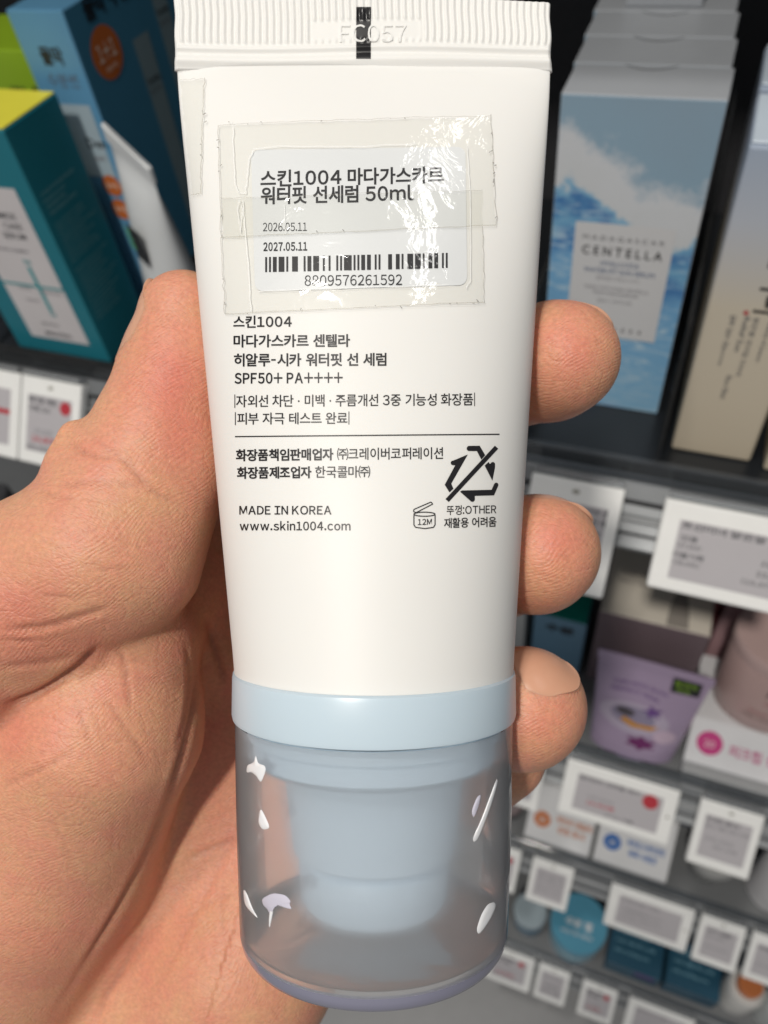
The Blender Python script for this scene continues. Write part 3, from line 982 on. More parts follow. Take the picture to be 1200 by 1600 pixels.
groove([(80, 1280), (110, 1330), (120, 1390)], 0.06, 4, 140, 0, 0.1)
groove([(180, 1270), (175, 1340)], 0.06, 4, 140, 0, 0.1)
groove([(370, 1310), (330, 1325), (290, 1345)], 0.25, 4, 150, 100, 0.3)
groove([(350, 1385), (345, 1430), (352, 1470)], 0.08, 3.5, 150, 100, 0.2)
groove([(370, 1395), (330, 1410), (280, 1440)], 0.08, 3.5, 150, 100, 0.2)
groove([(150, 1600), (165, 1560), (200, 1500), (230, 1440)], 0.35, 5, 150, 100, 0.3)
for i in range(9):
    x = 250 + i * 17; y = 1540 - i * 33
    groove([(x - 40, y + 55), (x, y), (x + 30, y - 60)], 0.05, 3.5, 150, 100, 0.1)
hn = vnormals(hv)

# skin attributes: redder pads, ridge phase
ppx = 600 + 1200 * hv[:, 0] / hv[:, 2]; ppy = 800 + 1200 * hv[:, 1] / hv[:, 2]
blush = np.zeros(len(hv))
for cx, cy, sx, sy, zmx, amt in [(262, 590, 55, 90, 112, 0.75), (285, 690, 40, 60, 112, 0.45), (890, 540, 40, 45, 120, 0.6), (870, 850, 45, 50, 120, 0.6), (840, 1120, 50, 60, 120, 0.35),
                                 (20, 960, 60, 60, 116, 0.55), (110, 1010, 70, 30, 116, 0.45), (20, 1150, 60, 60, 130, 0.4), (80, 1480, 90, 60, 160, 0.3), (250, 1480, 80, 60, 160, 0.25), (350, 1250, 40, 90, 160, 0.3)]:
    blush += amt * np.exp(-((ppx - cx) / sx) ** 2 - ((ppy - cy) / sy) ** 2) * (hv[:, 2] < zmx)
blush = np.clip(blush * 0.95, 0, 0.9)
x_, y_, z_ = hv.T
ridge = 0.55 * x_ + 0.80 * y_ + 0.3 * z_
thumbm = np.exp(-((ppx - 270) / 110) ** 2 - ((ppy - 600) / 150) ** 2) * (z_ < 114)
fing = (ppx > 780) & (z_ < 122)
ridge = np.where(fing, 0.45 * x_ + 0.85 * y_ + 0.35 * z_, ridge)
palm_strip = (ppx > 200) & (ppy > 1150) & (ppx < 780)
ridge = np.where(palm_strip & (ppx - 0.0 > 560 - 0.3 * (ppy - 800)), 0.83 * x_ + 0.5 * y_, ridge)

hand_org = CW(P(130, 1800, 144))
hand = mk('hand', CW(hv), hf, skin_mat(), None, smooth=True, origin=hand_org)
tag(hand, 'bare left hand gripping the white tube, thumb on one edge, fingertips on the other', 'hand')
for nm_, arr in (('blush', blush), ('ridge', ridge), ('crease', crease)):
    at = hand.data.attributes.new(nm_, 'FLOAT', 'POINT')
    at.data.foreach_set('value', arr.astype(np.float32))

NAIL = mat('fingernail', (0.63, 0.34, 0.225), 0.3, 0.4, sss=0.4, vary=0.05)
HB = BVHTree.FromPolygons(hv.tolist(), hf.tolist())
def nail(c, axis, nor, width_deg, length, r, start=-0.5, lift=0.08, tiplift=0.22, over=0.5):
    """a nail plate bedded on the finger: cast onto the skin from outside, a little proud, with a free edge"""
    c = np.array(c, float); axis = np.array(axis, float); axis /= np.linalg.norm(axis)
    nor = np.array(nor, float); nor -= axis * (axis @ nor); nor /= np.linalg.norm(nor)
    t = np.cross(axis, nor)
    nu_, nv_ = 27, 25
    top, bot = [], []
    for j in range(nv_):
        for i in range(nu_):
            u = -1 + 2 * i / (nu_ - 1); q = j / (nv_ - 1)
            st = 0.20 * abs(u) ** 2.2; en = 1 - 0.28 * abs(u) ** 2.6
            vv = st + (en - st) * q
            th = math.radians(width_deg) * u * (1 - 0.22 * (2 * q - 1) ** 4)
            d = nor * math.cos(th) + t * math.sin(th)
            base = c + axis * (start + vv) * length
            loc, nn, ix, ds = HB.ray_cast(Vector(base + d * (r * 1.3)), Vector(-d), r * 1.3)
            p = np.array(loc[:]) if loc is not None else base + d * r
            rad = float((p - base) @ d)
            rad = max(rad, r * 0.55)
            e = max(0.0, (q - 0.8) / 0.2)
            rim = 1 - abs(u) ** 6
            p = base + d * (rad + lift * rim + tiplift * e * e * rim) + axis * over * e * e
            top.append(p); bot.append(p - d * 0.55)
    top = np.array(top).reshape(nv_, nu_, 3)
    for _ in range(2):
        top[1:-1, 1:-1] = 0.5 * top[1:-1, 1:-1] + 0.125 * (top[2:, 1:-1] + top[:-2, 1:-1] + top[1:-1, 2:] + top[1:-1, :-2])
    top = top.reshape(-1, 3)
    f = grid_faces(nu_, nv_); n_ = nu_ * nv_
    f = f + [[i + n_ for i in q[::-1]] for q in f]
    for i in range(nu_ - 1):
        f.append([i, i + n_, i + 1 + n_, i + 1]); e = (nv_ - 1) * nu_ + i
        f.append([e, e + 1, e + 1 + n_, e + n_])
    for j in range(nv_ - 1):
        f.append([j * nu_, (j + 1) * nu_, (j + 1) * nu_ + n_, j * nu_ + n_]); e = j * nu_ + nu_ - 1
        f.append([e, e + n_, e + nu_ + n_, e + nu_])
    return mk('fingernail', CW(np.concatenate([top, np.array(bot)])), f, NAIL, hand, smooth=True)
nail(P(287, 530, 105.2), P(289, 490, 105) - P(270, 600, 105), (-0.97, -0.1, -0.12), 44, 11.5, 7.4, -0.42)
nail(P(868, 564, 109), (0.80, 0.10, -0.45), (0.50, -0.74, 0.18), 44, 10, 8.0, -0.35, 0.12)
nail(P(840, 864, 108), (0.85, 0.15, -0.4), (0.45, -0.85, 0.15), 44, 10, 8.0, -0.4)
nail(P(820, 1104, 106), (0.92, 0.28, -0.15), (0.16, -0.78, -0.6), 30, 8.5, 8.0, -0.42)

#%%SHELF
# ================================================================== THE SHELF UNIT
floor_m = mat('floor_tile', (0.34, 0.34, 0.345), 0.35, bump=0.1, bscale=90)
fl = mk('floor', [[-3, -3, 0], [3, -3, 0], [3, 3, 0], [-3, 3, 0]], [[0, 1, 2, 3]], floor_m, origin=(0, 0, 0))
fl['kind'] = 'structure'

SHELF_D = mat('dark_shelf', (0.012, 0.014, 0.017), 0.3, 0.4)
SHELF_G = mat('grey_shelf', (0.16, 0.165, 0.17), 0.35)
RAILM = mat('grey_rail_metal', (0.23, 0.24, 0.25), 0.5, 0.5, metal=0.6, vary=0.12)
BACKM = mat('charcoal_panel', (0.03, 0.03, 0.033), 0.6)
LIPM = clear_mat('clear_acrylic', (0.86, 0.89, 0.92), 0.22, 0.06, 0.03)
X0, X1 = -620, 460
shelf = thing('shelf_unit', 'grey retail shelf unit with clear lips and slanted price rails', 'shelf', W((0, 330, -1200)))
rows = [(-238, 231, SHELF_D), (-515, 231, SHELF_G), (-750, 231, SHELF_G), (-1000, 196, SHELF_G)]
box('back_panel', (X0, 440, -1200), (X1, 450, 200), BACKM, shelf, 0)
def railstrip(z, y):
    # slanted strip the tags clip to, with two long grooves
    prof = [(y + 4, z - 7), (y - 1, z - 8), (y - 5, z - 13), (y - 4, z - 15), (y - 8, z - 19), (y - 7, z - 22), (y - 14, z - 28), (y - 17, z - 30), (y - 16, z - 33), (y + 0, z - 26), (y + 4, z - 22)]
    v = []; n = len(prof)
    for x in (X0, X1):
        v += [(x, a, b) for a, b in prof]
    f = [[i, (i + 1) % n, n + (i + 1) % n, n + i] for i in range(n)]
    f += [list(range(n))[::-1], [n + i for i in range(n)]]
    return W(v), f
for z, y, m_ in rows:
    box('shelf_board', (X0, y + 4, z - 14), (X1, 438, z), m_, shelf, 0.5)
    v, f = railstrip(z, y)
    mk('price_rail', v, f, RAILM, shelf)
    for nm_, dy, dz, th_ in [('rail_groove', -4.6, -14.2, 0.5), ('rail_groove', -11.6, -26.6, 0.5)]:
        box(nm_, (X0, y + dy - 1.2, z + dz - th_ - 0.4), (X1, y + dy + 1.0, z + dz + th_), BACKM, shelf, 0.1, 1)
    box('rail_trim', (X0, y - 9.6, z - 22.2), (X1, y - 7.4, z - 20.4), mat('bright_trim', (0.40, 0.41, 0.42), 0.5, metal=0.3), shelf, 0.2, 1)
    box('front_lip', (X0, y, z - 7), (X1, y + 2, z + 5), LIPM, shelf, 0.3)
box('shelf_board', (X0, 245, 45), (X1, 438, 60), SHELF_G, shelf, 0.5)
box('kick_plate', (X0, 240, -1200), (X1, 438, -1014), SHELF_G, shelf, 0.5)
for x, z, hh_ in [(6, -238, 70), (-340, -238, 60), (-205, -238, 60), (-52, -238, 60)]:
    box('divider', (x - 0.8, 235, z), (x + 0.8, 430, z + hh_), LIPM, shelf, 0.2)

# ------------------------------------------------------------------ price tags
TILT = np.array([0, -32.0, -38.0]) / 49.7           # down along the tag's face
TN = np.array([0, -38.0, 32.0]) / 49.7              # out of the tag's face
CLIP = clear_mat('clear_clip', (0.8, 0.82, 0.84), 0.35, 0.15, 0.25)
def price_tag(x0, x1, ztop, ytop, hh, label, lines, circle=None, name='price_tag', bar=None):
    top = np.array([0, ytop, ztop])
    org = np.array([(x0 + x1) / 2, ytop, ztop]) + TILT * hh
    t = thing(name, label, 'price tag', W(org), 'electronic price tags clipped along the rails')
    ex = np.array([1.0, 0, 0])
    def loc(u, v, n):     # u along x from x0, v down the face, n out of it
        return np.array([x0 + u, ytop, ztop]) + TILT * v + TN * n
    w = x1 - x0
    v, f = bevel_box((0, 0, 0), (w, hh, 6), 1.1, 2)
    mk('tag_body', W(np.array([loc(a, b, c) for a, b, c in v])), [q[::-1] for q in f], TAGW, t)
    mx = 0.13 * w if w < 55 else 0.12 * w
    mt, mb = hh * 0.2, hh * 0.15
    v, f = bevel_box((mx, mt, 5.9), (w - mx, hh - mb, 6.12), 0.05, 1)
    scn = mk('screen', W(np.array([loc(a, b, c) for a, b, c in v])), [q[::-1] for q in f], EPAPER, t)
    sw, sh = w - 2 * mx, hh - mt - mb
    for (s, fx, fy, fw, fh, m_) in lines:
        text_plane('screen_text', s, loc(mx + fx * sw, mt + (fy + fh) * sh, 6.2), ex, -TILT, m_, scn, width=fw * sw, height=fh * sh, off=0.03)
    if bar:
        fx, fy, fw, fh, m_ = bar
        quad('screen_band', loc(mx + fx * sw, mt + (fy + fh) * sh, 6.2), loc(mx + (fx + fw) * sw, mt + (fy + fh) * sh, 6.2), loc(mx + (fx + fw) * sw, mt + fy * sh, 6.2), loc(mx + fx * sw, mt + fy * sh, 6.2), m_, scn)
    if circle:
        fx, fy, r = circle
        disc('sale_dot', loc(mx + fx * sw, mt + fy * sh, 6.22), ex, -TILT, r, RED, scn)
    if w < 55:
        disc('status_lamp', loc(w / 2, hh * 0.1, 6.1), ex, -TILT, 1.7, mat('grey_lens', (0.35, 0.34, 0.3), 0.2), t, 16, 1.1)
    else:
        disc('status_lamp', loc(w * 0.94, hh * 0.5, 6.1), ex, -TILT, 1.1, mat('grey_lens', (0.35, 0.34, 0.3), 0.2), t, 16)
    v, f = bevel_box((1, -3.2, 1), (w - 1, -0.3, 7), 0.3, 1)
    mk('clip', W(np.array([loc(a, b, c) for a, b, c in v])), [q[::-1] for q in f], CLIP, t)
    return t

def tag_at(row, TLx, TLy, TRx, TRy, hh, label, lines, circle=None, bar=None):
    z, y, _ = rows[row]
    yt = y - 1
    a = hit(TLx, TLy, 1, yt); b = hit(TRx, TRy, 1, yt)
    zt = z - 10
    return price_tag(a[0], b[0], zt, yt - 1, hh, label, lines, circle, bar=bar)

def std(a, b, c, d, m2=RED):
    return [(a, 0.02, 0.03, 0.62, 0.12, GREY_TXT), (b, 0.02, 0.19, 0.5, 0.11, GREY_TXT), (c, 0.18, 0.58, 0.42, 0.11, FAINT_TXT), (d, 0.14, 0.71, 0.55, 0.13, m2), ('0001 0405 020', 0.03, 0.89, 0.7, 0.08, GREY_TXT)]

tag_at(0, -62, 548, 36, 563, 47, 'white price tag with dark square and red band, cut by left edge', [('기획', 0.1, 0.1, 0.3, 0.12, GREY_TXT), ('12,800', 0.1, 0.62, 0.5, 0.12, FAINT_TXT)], None, (0.0, 0.36, 1.0, 0.09, RED))
tag_at(0, 38, 563, 131, 580, 47, 'white price tag with red sale dot left of the thumb', std('메디힐 세럼', '기획 50', '20,000', '14,800', RED), (0.86, 0.15, 3.6))
tag_at(0, 836, 736, 980, 757, 48, 'white square price tag behind the middle fingertip', [('스킨1004 마다가스카르 센', 0.0, 0.02, 1.0, 0.1, GREY_TXT), ('히알루 시카 워터핏 선 세', 0.0, 0.15, 1.0, 0.1, GREY_TXT), ('28,000원', 0.55, 0.33, 0.4, 0.08, GREY_TXT), ('19,600원', 0.45, 0.66, 0.45, 0.1, RED)])
tag_at(0, 1043, 766, 1295, 812, 38, 'large wide price tag on the upper rail, cut by right edge', [('조선미녀 맑은쌀 선크림', 0.02, 0.02, 1.0, 0.12, GREY_TXT), ('단품', 0.04, 0.24, 0.14, 0.1, GREY_TXT), ('(27,000)', 0.02, 0.37, 0.2, 0.1, GREY_TXT), ('더블기획', 0.0, 0.53, 0.26, 0.1, GREY_TXT), ('(35,000)', 0.02, 0.66, 0.22, 0.1, GREY_TXT), ('18,000', 0.72, 0.4, 0.25, 0.1, GREY_TXT), ('22,750', 0.7, 0.58, 0.25, 0.1, GREY_TXT), ('(10,37 16)', 0.6, 0.74, 0.35, 0.1, GREY_TXT)])
tag_at(1, 765, 1140, 860, 1166, 47, 'white square price tag on the second rail beside the frosted cap', std('선크림 50ml', '리필 기획', '24,000', '15,900', GREY_TXT))
tag_at(1, 889, 1180, 1062, 1233, 41, 'wide price tag with dark red dot under the purple tube', [('컬러로즈 잔주름 케어', 0.02, 0.02, 0.7, 0.12, GREY_TXT), ('18,000', 0.16, 0.5, 0.3, 0.11, FAINT_TXT), ('14,400원', 0.16, 0.65, 0.32, 0.13, RED), ('1+1 기획', 0.4, 0.86, 0.32, 0.09, GREY_TXT)], (0.86, 0.2, 5.2))
tag_at(1, 1093, 1243, 1190, 1273, 47, 'white square price tag clipped right below the pink lettered tray', [('토너패드 클리어', 0.02, 0.04, 0.7, 0.1, GREY_TXT), ('핑크 세럼 비타 카밍', 0.02, 0.2, 0.95, 0.1, FAINT_TXT), ('23,000', 0.1, 0.5, 0.6, 0.1, FAINT_TXT), ('로즈 40매', 0.3, 0.65, 0.5, 0.1, FAINT_TXT)])
tag_at(2, 762, 1306, 818, 1322, 46, 'price tag with red corner on third rail half behind the cap', std('쿨링 젤', '수분', '12,000', '9,600'), (0.8, 0.12, 3.2))
tag_at(2, 835, 1338, 898, 1357, 46, 'small plain square price tag below the orange dot box', [('디럭스 카밍 크림', 0.05, 0.08, 0.8, 0.1, FAINT_TXT), ('세라 앰플 수딩', 0.05, 0.25, 0.9, 0.1, FAINT_TXT), ('21,000', 0.1, 0.45, 0.8, 0.1, FAINT_TXT), ('비건 20', 0.1, 0.65, 0.8, 0.1, FAINT_TXT)])
tag_at(2, 954, 1380, 1080, 1424, 43, 'wide grey price tag below the blue dot box', [('수분크림 기획', 0.03, 0.05, 0.6, 0.12, FAINT_TXT), ('히알루론산 50', 0.1, 0.4, 0.6, 0.1, FAINT_TXT), ('12,900', 0.1, 0.62, 0.6, 0.1, FAINT_TXT)])
tag_at(2, 1088, 1430, 1158, 1450, 46, 'square price tag on the third rail below the grey cup', [('시카 앰플', 0.05, 0.06, 0.75, 0.12, GREY_TXT), ('라인 케어', 0.05, 0.25, 0.6, 0.1, FAINT_TXT), ('19,000', 0.1, 0.6, 0.7, 0.1, FAINT_TXT)])
tag_at(2, 1166, 1456, 1240, 1480, 46, 'square price tag below the white bottle at the right edge', [('카밍 토너', 0.05, 0.06, 0.8, 0.12, GREY_TXT), ('17,500', 0.1, 0.6, 0.7, 0.1, FAINT_TXT)])
tag_at(3, 768, 1464, 840, 1486, 46, 'bottom rail price tag with red corner, nearest the cap', std('딥 클렌징', '오일', '17,000', '11,900'), (0.82, 0.12, 3.4))
tag_at(3, 846, 1494, 896, 1508, 46, 'bottom rail price tag with plain grey screen, second from the cap', [('모이스처 젤', 0.05, 0.1, 0.8, 0.1, FAINT_TXT), ('9,900', 0.2, 0.5, 0.6, 0.12, GREY_TXT), ('비타 수분', 0.1, 0.75, 0.8, 0.1, GREY_TXT)])
tag_at(3, 914, 1521, 968, 1541, 46, 'bottom rail price tag below the dark blue boxes with red corner', std('블루 카밍', '팩', '2,000', '1,400'), (0.8, 0.14, 3.2))
tag_at(3, 984, 1550, 1092, 1584, 43, 'wide price tag at the bottom edge of the picture', [('릴리프 선 2종', 0.03, 0.05, 0.6, 0.12, FAINT_TXT)], (0.85, 0.5, 4.6))

#%%GOODS
# ================================================================== GOODS
EX = np.array([1.0, 0, 0]); EY = np.array([0, 1.0, 0]); EZ = np.array([0, 0, 1.0])

def wave_mat():
    """printed picture: pale sky, white spray, blue sea"""
    m, nt, b, out = new_mat('sea_wave_print')
    L = nt.links.new
    tc = N(nt, 'ShaderNodeTexCoord')
    mp = N(nt, 'ShaderNodeMapping'); mp.inputs['Scale'].default_value = (1000, 1000, 1000)
    L(tc.outputs['Object'], mp.inputs[0])
    sx = N(nt, 'ShaderNodeSeparateXYZ'); L(mp.outputs[0], sx.inputs[0])
    nz = N(nt, 'ShaderNodeTexNoise'); nz.inputs['Scale'].default_value = 0.07; nz.inputs['Detail'].default_value = 8; nz.inputs['Roughness'].default_value = 0.65
    L(mp.outputs[0], nz.inputs['Vector'])
    ma = N(nt, 'ShaderNodeMath', operation='MULTIPLY_ADD'); ma.inputs[1].default_value = 38.0
    L(nz.outputs['Fac'], ma.inputs[0]); L(sx.outputs['Z'], ma.inputs[2])
    mb = N(nt, 'ShaderNodeMath', operation='SINE')
    mc = N(nt, 'ShaderNodeMath', operation='MULTIPLY_ADD'); mc.inputs[1].default_value = 0.10; mc.inputs[2].default_value = 0.3
    L(sx.outputs['X'], mc.inputs[0]); L(mc.outputs[0], mb.inputs[0])
    md = N(nt, 'ShaderNodeMath', operation='MULTIPLY_ADD'); md.inputs[1].default_value = 6.0
    mslope = N(nt, 'ShaderNodeMath', operation='MULTIPLY_ADD'); mslope.inputs[1].default_value = 0.22
    L(sx.outputs['X'], mslope.inputs[0]); L(ma.outputs[0], mslope.inputs[2])
    L(mb.outputs[0], md.inputs[0]); L(mslope.outputs[0], md.inputs[2])
    mr = N(nt, 'ShaderNodeMapRange'); mr.inputs[1].default_value = -5.0; mr.inputs[2].default_value = 155.0
    L(md.outputs[0], mr.inputs[0])
    rp_ = N(nt, 'ShaderNodeValToRGB'); e = rp_.color_ramp.elements
    e[0].position = 0.0; e[0].color = (0.17, 0.33, 0.62, 1)
    e[1].position = 1.0; e[1].color = (0.26, 0.36, 0.45, 1)
    for p_, c_ in [(0.16, (0.16, 0.34, 0.62, 1)), (0.22, (0.25, 0.47, 0.66, 1)), (0.52, (0.15, 0.36, 0.60, 1)), (0.585, (0.06, 0.19, 0.43, 1)), (0.63, (0.16, 0.38, 0.58, 1)), (0.675, (0.05, 0.17, 0.40, 1)), (0.70, (0.20, 0.42, 0.60, 1)), (0.715, (0.58, 0.60, 0.62, 1)), (0.79, (0.60, 0.62, 0.65, 1)), (0.84, (0.26, 0.38, 0.48, 1))]:
        q = e.new(p_); q.color = c_
    L(mr.outputs[0], rp_.inputs[0])
    mp2 = N(nt, 'ShaderNodeMapping'); mp2.inputs['Scale'].default_value = (0.05, 0.05, 0.22); mp2.inputs['Rotation'].default_value = (0, -0.25, 0)
    L(mp.outputs[0], mp2.inputs[0])
    n2 = N(nt, 'ShaderNodeTexNoise'); n2.inputs['Scale'].default_value = 1.6; n2.inputs['Detail'].default_value = 7; n2.inputs['Distortion'].default_value = 1.2
    L(mp2.outputs[0], n2.inputs['Vector'])
    r2 = N(nt, 'ShaderNodeMapRange'); r2.inputs[1].default_value = 0.5; r2.inputs[2].default_value = 0.72
    L(n2.outputs['Fac'], r2.inputs[0])
    lo_m = N(nt, 'ShaderNodeMapRange'); lo_m.inputs[1].default_value = 0.72; lo_m.inputs[2].default_value = 0.64
    L(mr.outputs[0], lo_m.inputs[0])
    mu = N(nt, 'ShaderNodeMath', operation='MULTIPLY'); L(r2.outputs[0], mu.inputs[0]); L(lo_m.outputs[0], mu.inputs[1])
    mx = N(nt, 'ShaderNodeMix', data_type='RGBA'); mx.inputs['B'].default_value = (0.42, 0.58, 0.70, 1)
    L(mu.outputs[0], mx.inputs['Factor']); L(rp_.outputs[0], mx.inputs['A'])
    L(mx.outputs['Result'], b.inputs['Base Color'])
    b.inputs['Roughness'].default_value = 0.35
    return m

def ramp_mat(name, stops, lo, hi, rough=0.4):
    """carton print that shades along its height (a printed gradient)"""
    m, nt, b, out = new_mat(name)
    L = nt.links.new
    tc = N(nt, 'ShaderNodeTexCoord'); sx = N(nt, 'ShaderNodeSeparateXYZ'); L(tc.outputs['Object'], sx.inputs[0])
    mr = N(nt, 'ShaderNodeMapRange'); mr.inputs[1].default_value = lo / 1000; mr.inputs[2].default_value = hi / 1000
    L(sx.outputs['Z'], mr.inputs[0])
    r = N(nt, 'ShaderNodeValToRGB'); e = r.color_ramp.elements
    e[0].position = stops[0][0]; e[0].color = (*stops[0][1], 1); e[1].position = stops[-1][0]; e[1].color = (*stops[-1][1], 1)
    for p_, c_ in stops[1:-1]:
        q = e.new(p_); q.color = (*c_, 1)
    L(mr.outputs[0], r.inputs[0]); L(r.outputs[0], b.inputs['Base Color'])
    b.inputs['Roughness'].default_value = rough
    return m

# ---- centella cartons, four deep
WAVE = wave_mat()
CARTW = mat('pale_carton', (0.36, 0.38, 0.41), 0.45, bump=0.04)
CARTLBL = mat('carton_label', (0.60, 0.60, 0.61), 0.45, vary=0.02)
NAVY = mat('navy_ink', (0.05, 0.10, 0.22), 0.5)
SLOT = mat('dark_slot', (0.03, 0.03, 0.035), 0.7)
G_CEN = 'blue sea wave cartons in one file'
def centella(y0, dx, label, front=False, tab=False):
    xa, xb, za, zb = -49 + dx, 2.3 + dx, -237.8, -108
    t = thing('carton', label, 'box', W(((xa + xb) / 2, y0 + 12, za)), G_CEN)
    box('carton_body', (xa, y0, za), (xb, y0 + 24.3, zb), CARTW, t, 0.5)
    box('printed_front', (xa + 0.3, y0 - 0.25, za + 0.2), (xb - 0.3, y0 + 0.2, zb - 0.4), WAVE, t, 0.05, 1)
    # thumb notch: a curved slit along the back edge of the lid
    n = 20
    xx = np.linspace(-8.5, 8.5, n); yy = 20.5 - 0 * xx - 4.0 * (1 - (xx / 8.5) ** 2) + 3.4
    cx = (xa + xb) / 2 - 0.5
    v = [(cx + a, y0 + b, zb + 0.1) for a, b in zip(xx, yy)] + [(cx + a, y0 + b + 0.55, zb + 0.1) for a, b in zip(xx, yy)]
    mk('thumb_notch', W(v), [[i, i + 1, n + i + 1, n + i] for i in range(n - 1)], SLOT, t)
    if tab:
        v, f = bevel_box((cx - 14, y0 + 3, zb + 0.1), (cx + 14, y0 + 5, zb + 22), 0.6, 2)
        mk('lifted_flap', W(v), f, CARTW, t)
    if front:
        la, lb, lz0, lz1 = xa + 8.8, xb - 7.2, za + 37, za + 86
        lab = quad('label_panel', (la, y0 - 0.45, lz0), (lb, y0 - 0.45, lz0), (lb, y0 - 0.45, lz1), (la, y0 - 0.45, lz1), CARTLBL, t)
        cxx = (la + lb) / 2; yy_ = y0 - 0.6
        for s, dz, w_, h_, m_, lat in [('M A D A G A S C A R', 79.5, 29, 1.7, GREY_TXT, True), ('C E N T E L L A', 73.3, 29, 3.6, INK, True), ('HYALU-CICA', 69.2, 14, 1.9, NAVY, True), ('WATER-FIT SUN SERUM', 66.0, 26, 1.9, NAVY, True), ('SPF50+ PA++++', 63.0, 16, 1.7, FAINT_TXT, False),
                                ('MADE WITH PURE CENTELLA', 58.8, 24, 1.5, FAINT_TXT, True), ('FROM MADAGASCAR', 56.6, 17, 1.5, FAINT_TXT, True), ('50ml / 1.69 FL.OZ', 53.2, 13, 1.5, FAINT_TXT, True)]:
            text_plane('carton_text', s, (cxx, yy_, za + 0 + dz), EX, EZ, m_, lab, width=w_, height=h_, off=0.012 if h_ > 3 else 0.0, latin=lat, center=True)
        for i, ch in enumerate('SKIN1004'):
            text_plane('carton_text', ch, (cxx - 11.2 + i * 3.2, yy_, za + 40.0), EX, EZ, GREY_TXT, lab, height=2.0, latin=True, center=True)
    return t
centella(266, 0, 'blue sea wave carton with white centella label, front of its file', True)
centella(291, -1.0, 'blue wave carton directly behind the front centella carton, only lid showing')
centella(316, -2.2, 'third wave carton back in the centella file, only its lid showing')
centella(341, -3.6, 'rearmost wave carton of the file with its flap lifted', tab=True)

# ---- beige brush-lettered cartons
BEIGE = ramp_mat('beige_carton_print', [(0.0, (0.58, 0.50, 0.38)), (0.55, (0.58, 0.52, 0.42)), (0.8, (0.47, 0.50, 0.56)), (1.0, (0.36, 0.43, 0.54))], 0, 128, 0.4)
LIDB = mat('pale_blue_lid', (0.55, 0.63, 0.72), 0.4)
def beige(x0, x1, y0, d, top, label, front=False):
    t = thing('carton', label, 'box', W(((x0 + x1) / 2, y0 + d / 2, -237.8)), 'beige cartons right of the acrylic divider')
    box('carton_body', (x0, y0, -237.8), (x1, y0 + d, top), BEIGE, t, 1.2, 2)
    box('lid', (x0 + 0.6, y0 + 0.6, top + 0.02), (x1 - 0.6, y0 + d - 0.6, top + 0.8), LIDB, t, 0.3, 1)
    if front:
        yf = y0 - 0.12
        # a brush-written product name running down the face
        text_plane('brush_lettering', '조선미녀', (x0 + 14.5, yf, -134), -EZ, EX, INK, t, width=34, height=13, off=0.015)
        disc('red_seal', (x0 + 12.6, yf, -168.5), EX, EZ, 0.9, RED, t, 14)
        for s, cx, z0_, w_ in [('SPF 50+ PA++++', x0 + 8.0, -170, 22), ('Relief Sun', x0 + 12.5, -170, 15), ('Rice 50ml', x0 + 12.5, -196, 11), ('맑은쌀 선크림 50ml', x0 + 15.5, -170, 26), ('Beauty of Joseon', x0 + 20, -171, 17)]:
            text_plane('carton_text', s, (cx, yf, z0_), -EZ, EX, GREY_TXT, t, width=w_, height=1.9, off=0.012, latin=not any(ord(c) > 200 for c in s))
    return t
beige(10.5, 41, 246, 34, -112, 'beige carton with black brush lettering and pale blue top', True)
beige(10.5, 41, 281.5, 34, -110, 'carton close behind the brush lettered beige carton, only its blue top showing')
beige(46, 78, 243, 34, -112, 'beige carton at the right edge beside the brush lettered one')
beige(46, 78, 278, 34, -98, 'taller bluish carton at the upper right corner behind the beige ones')

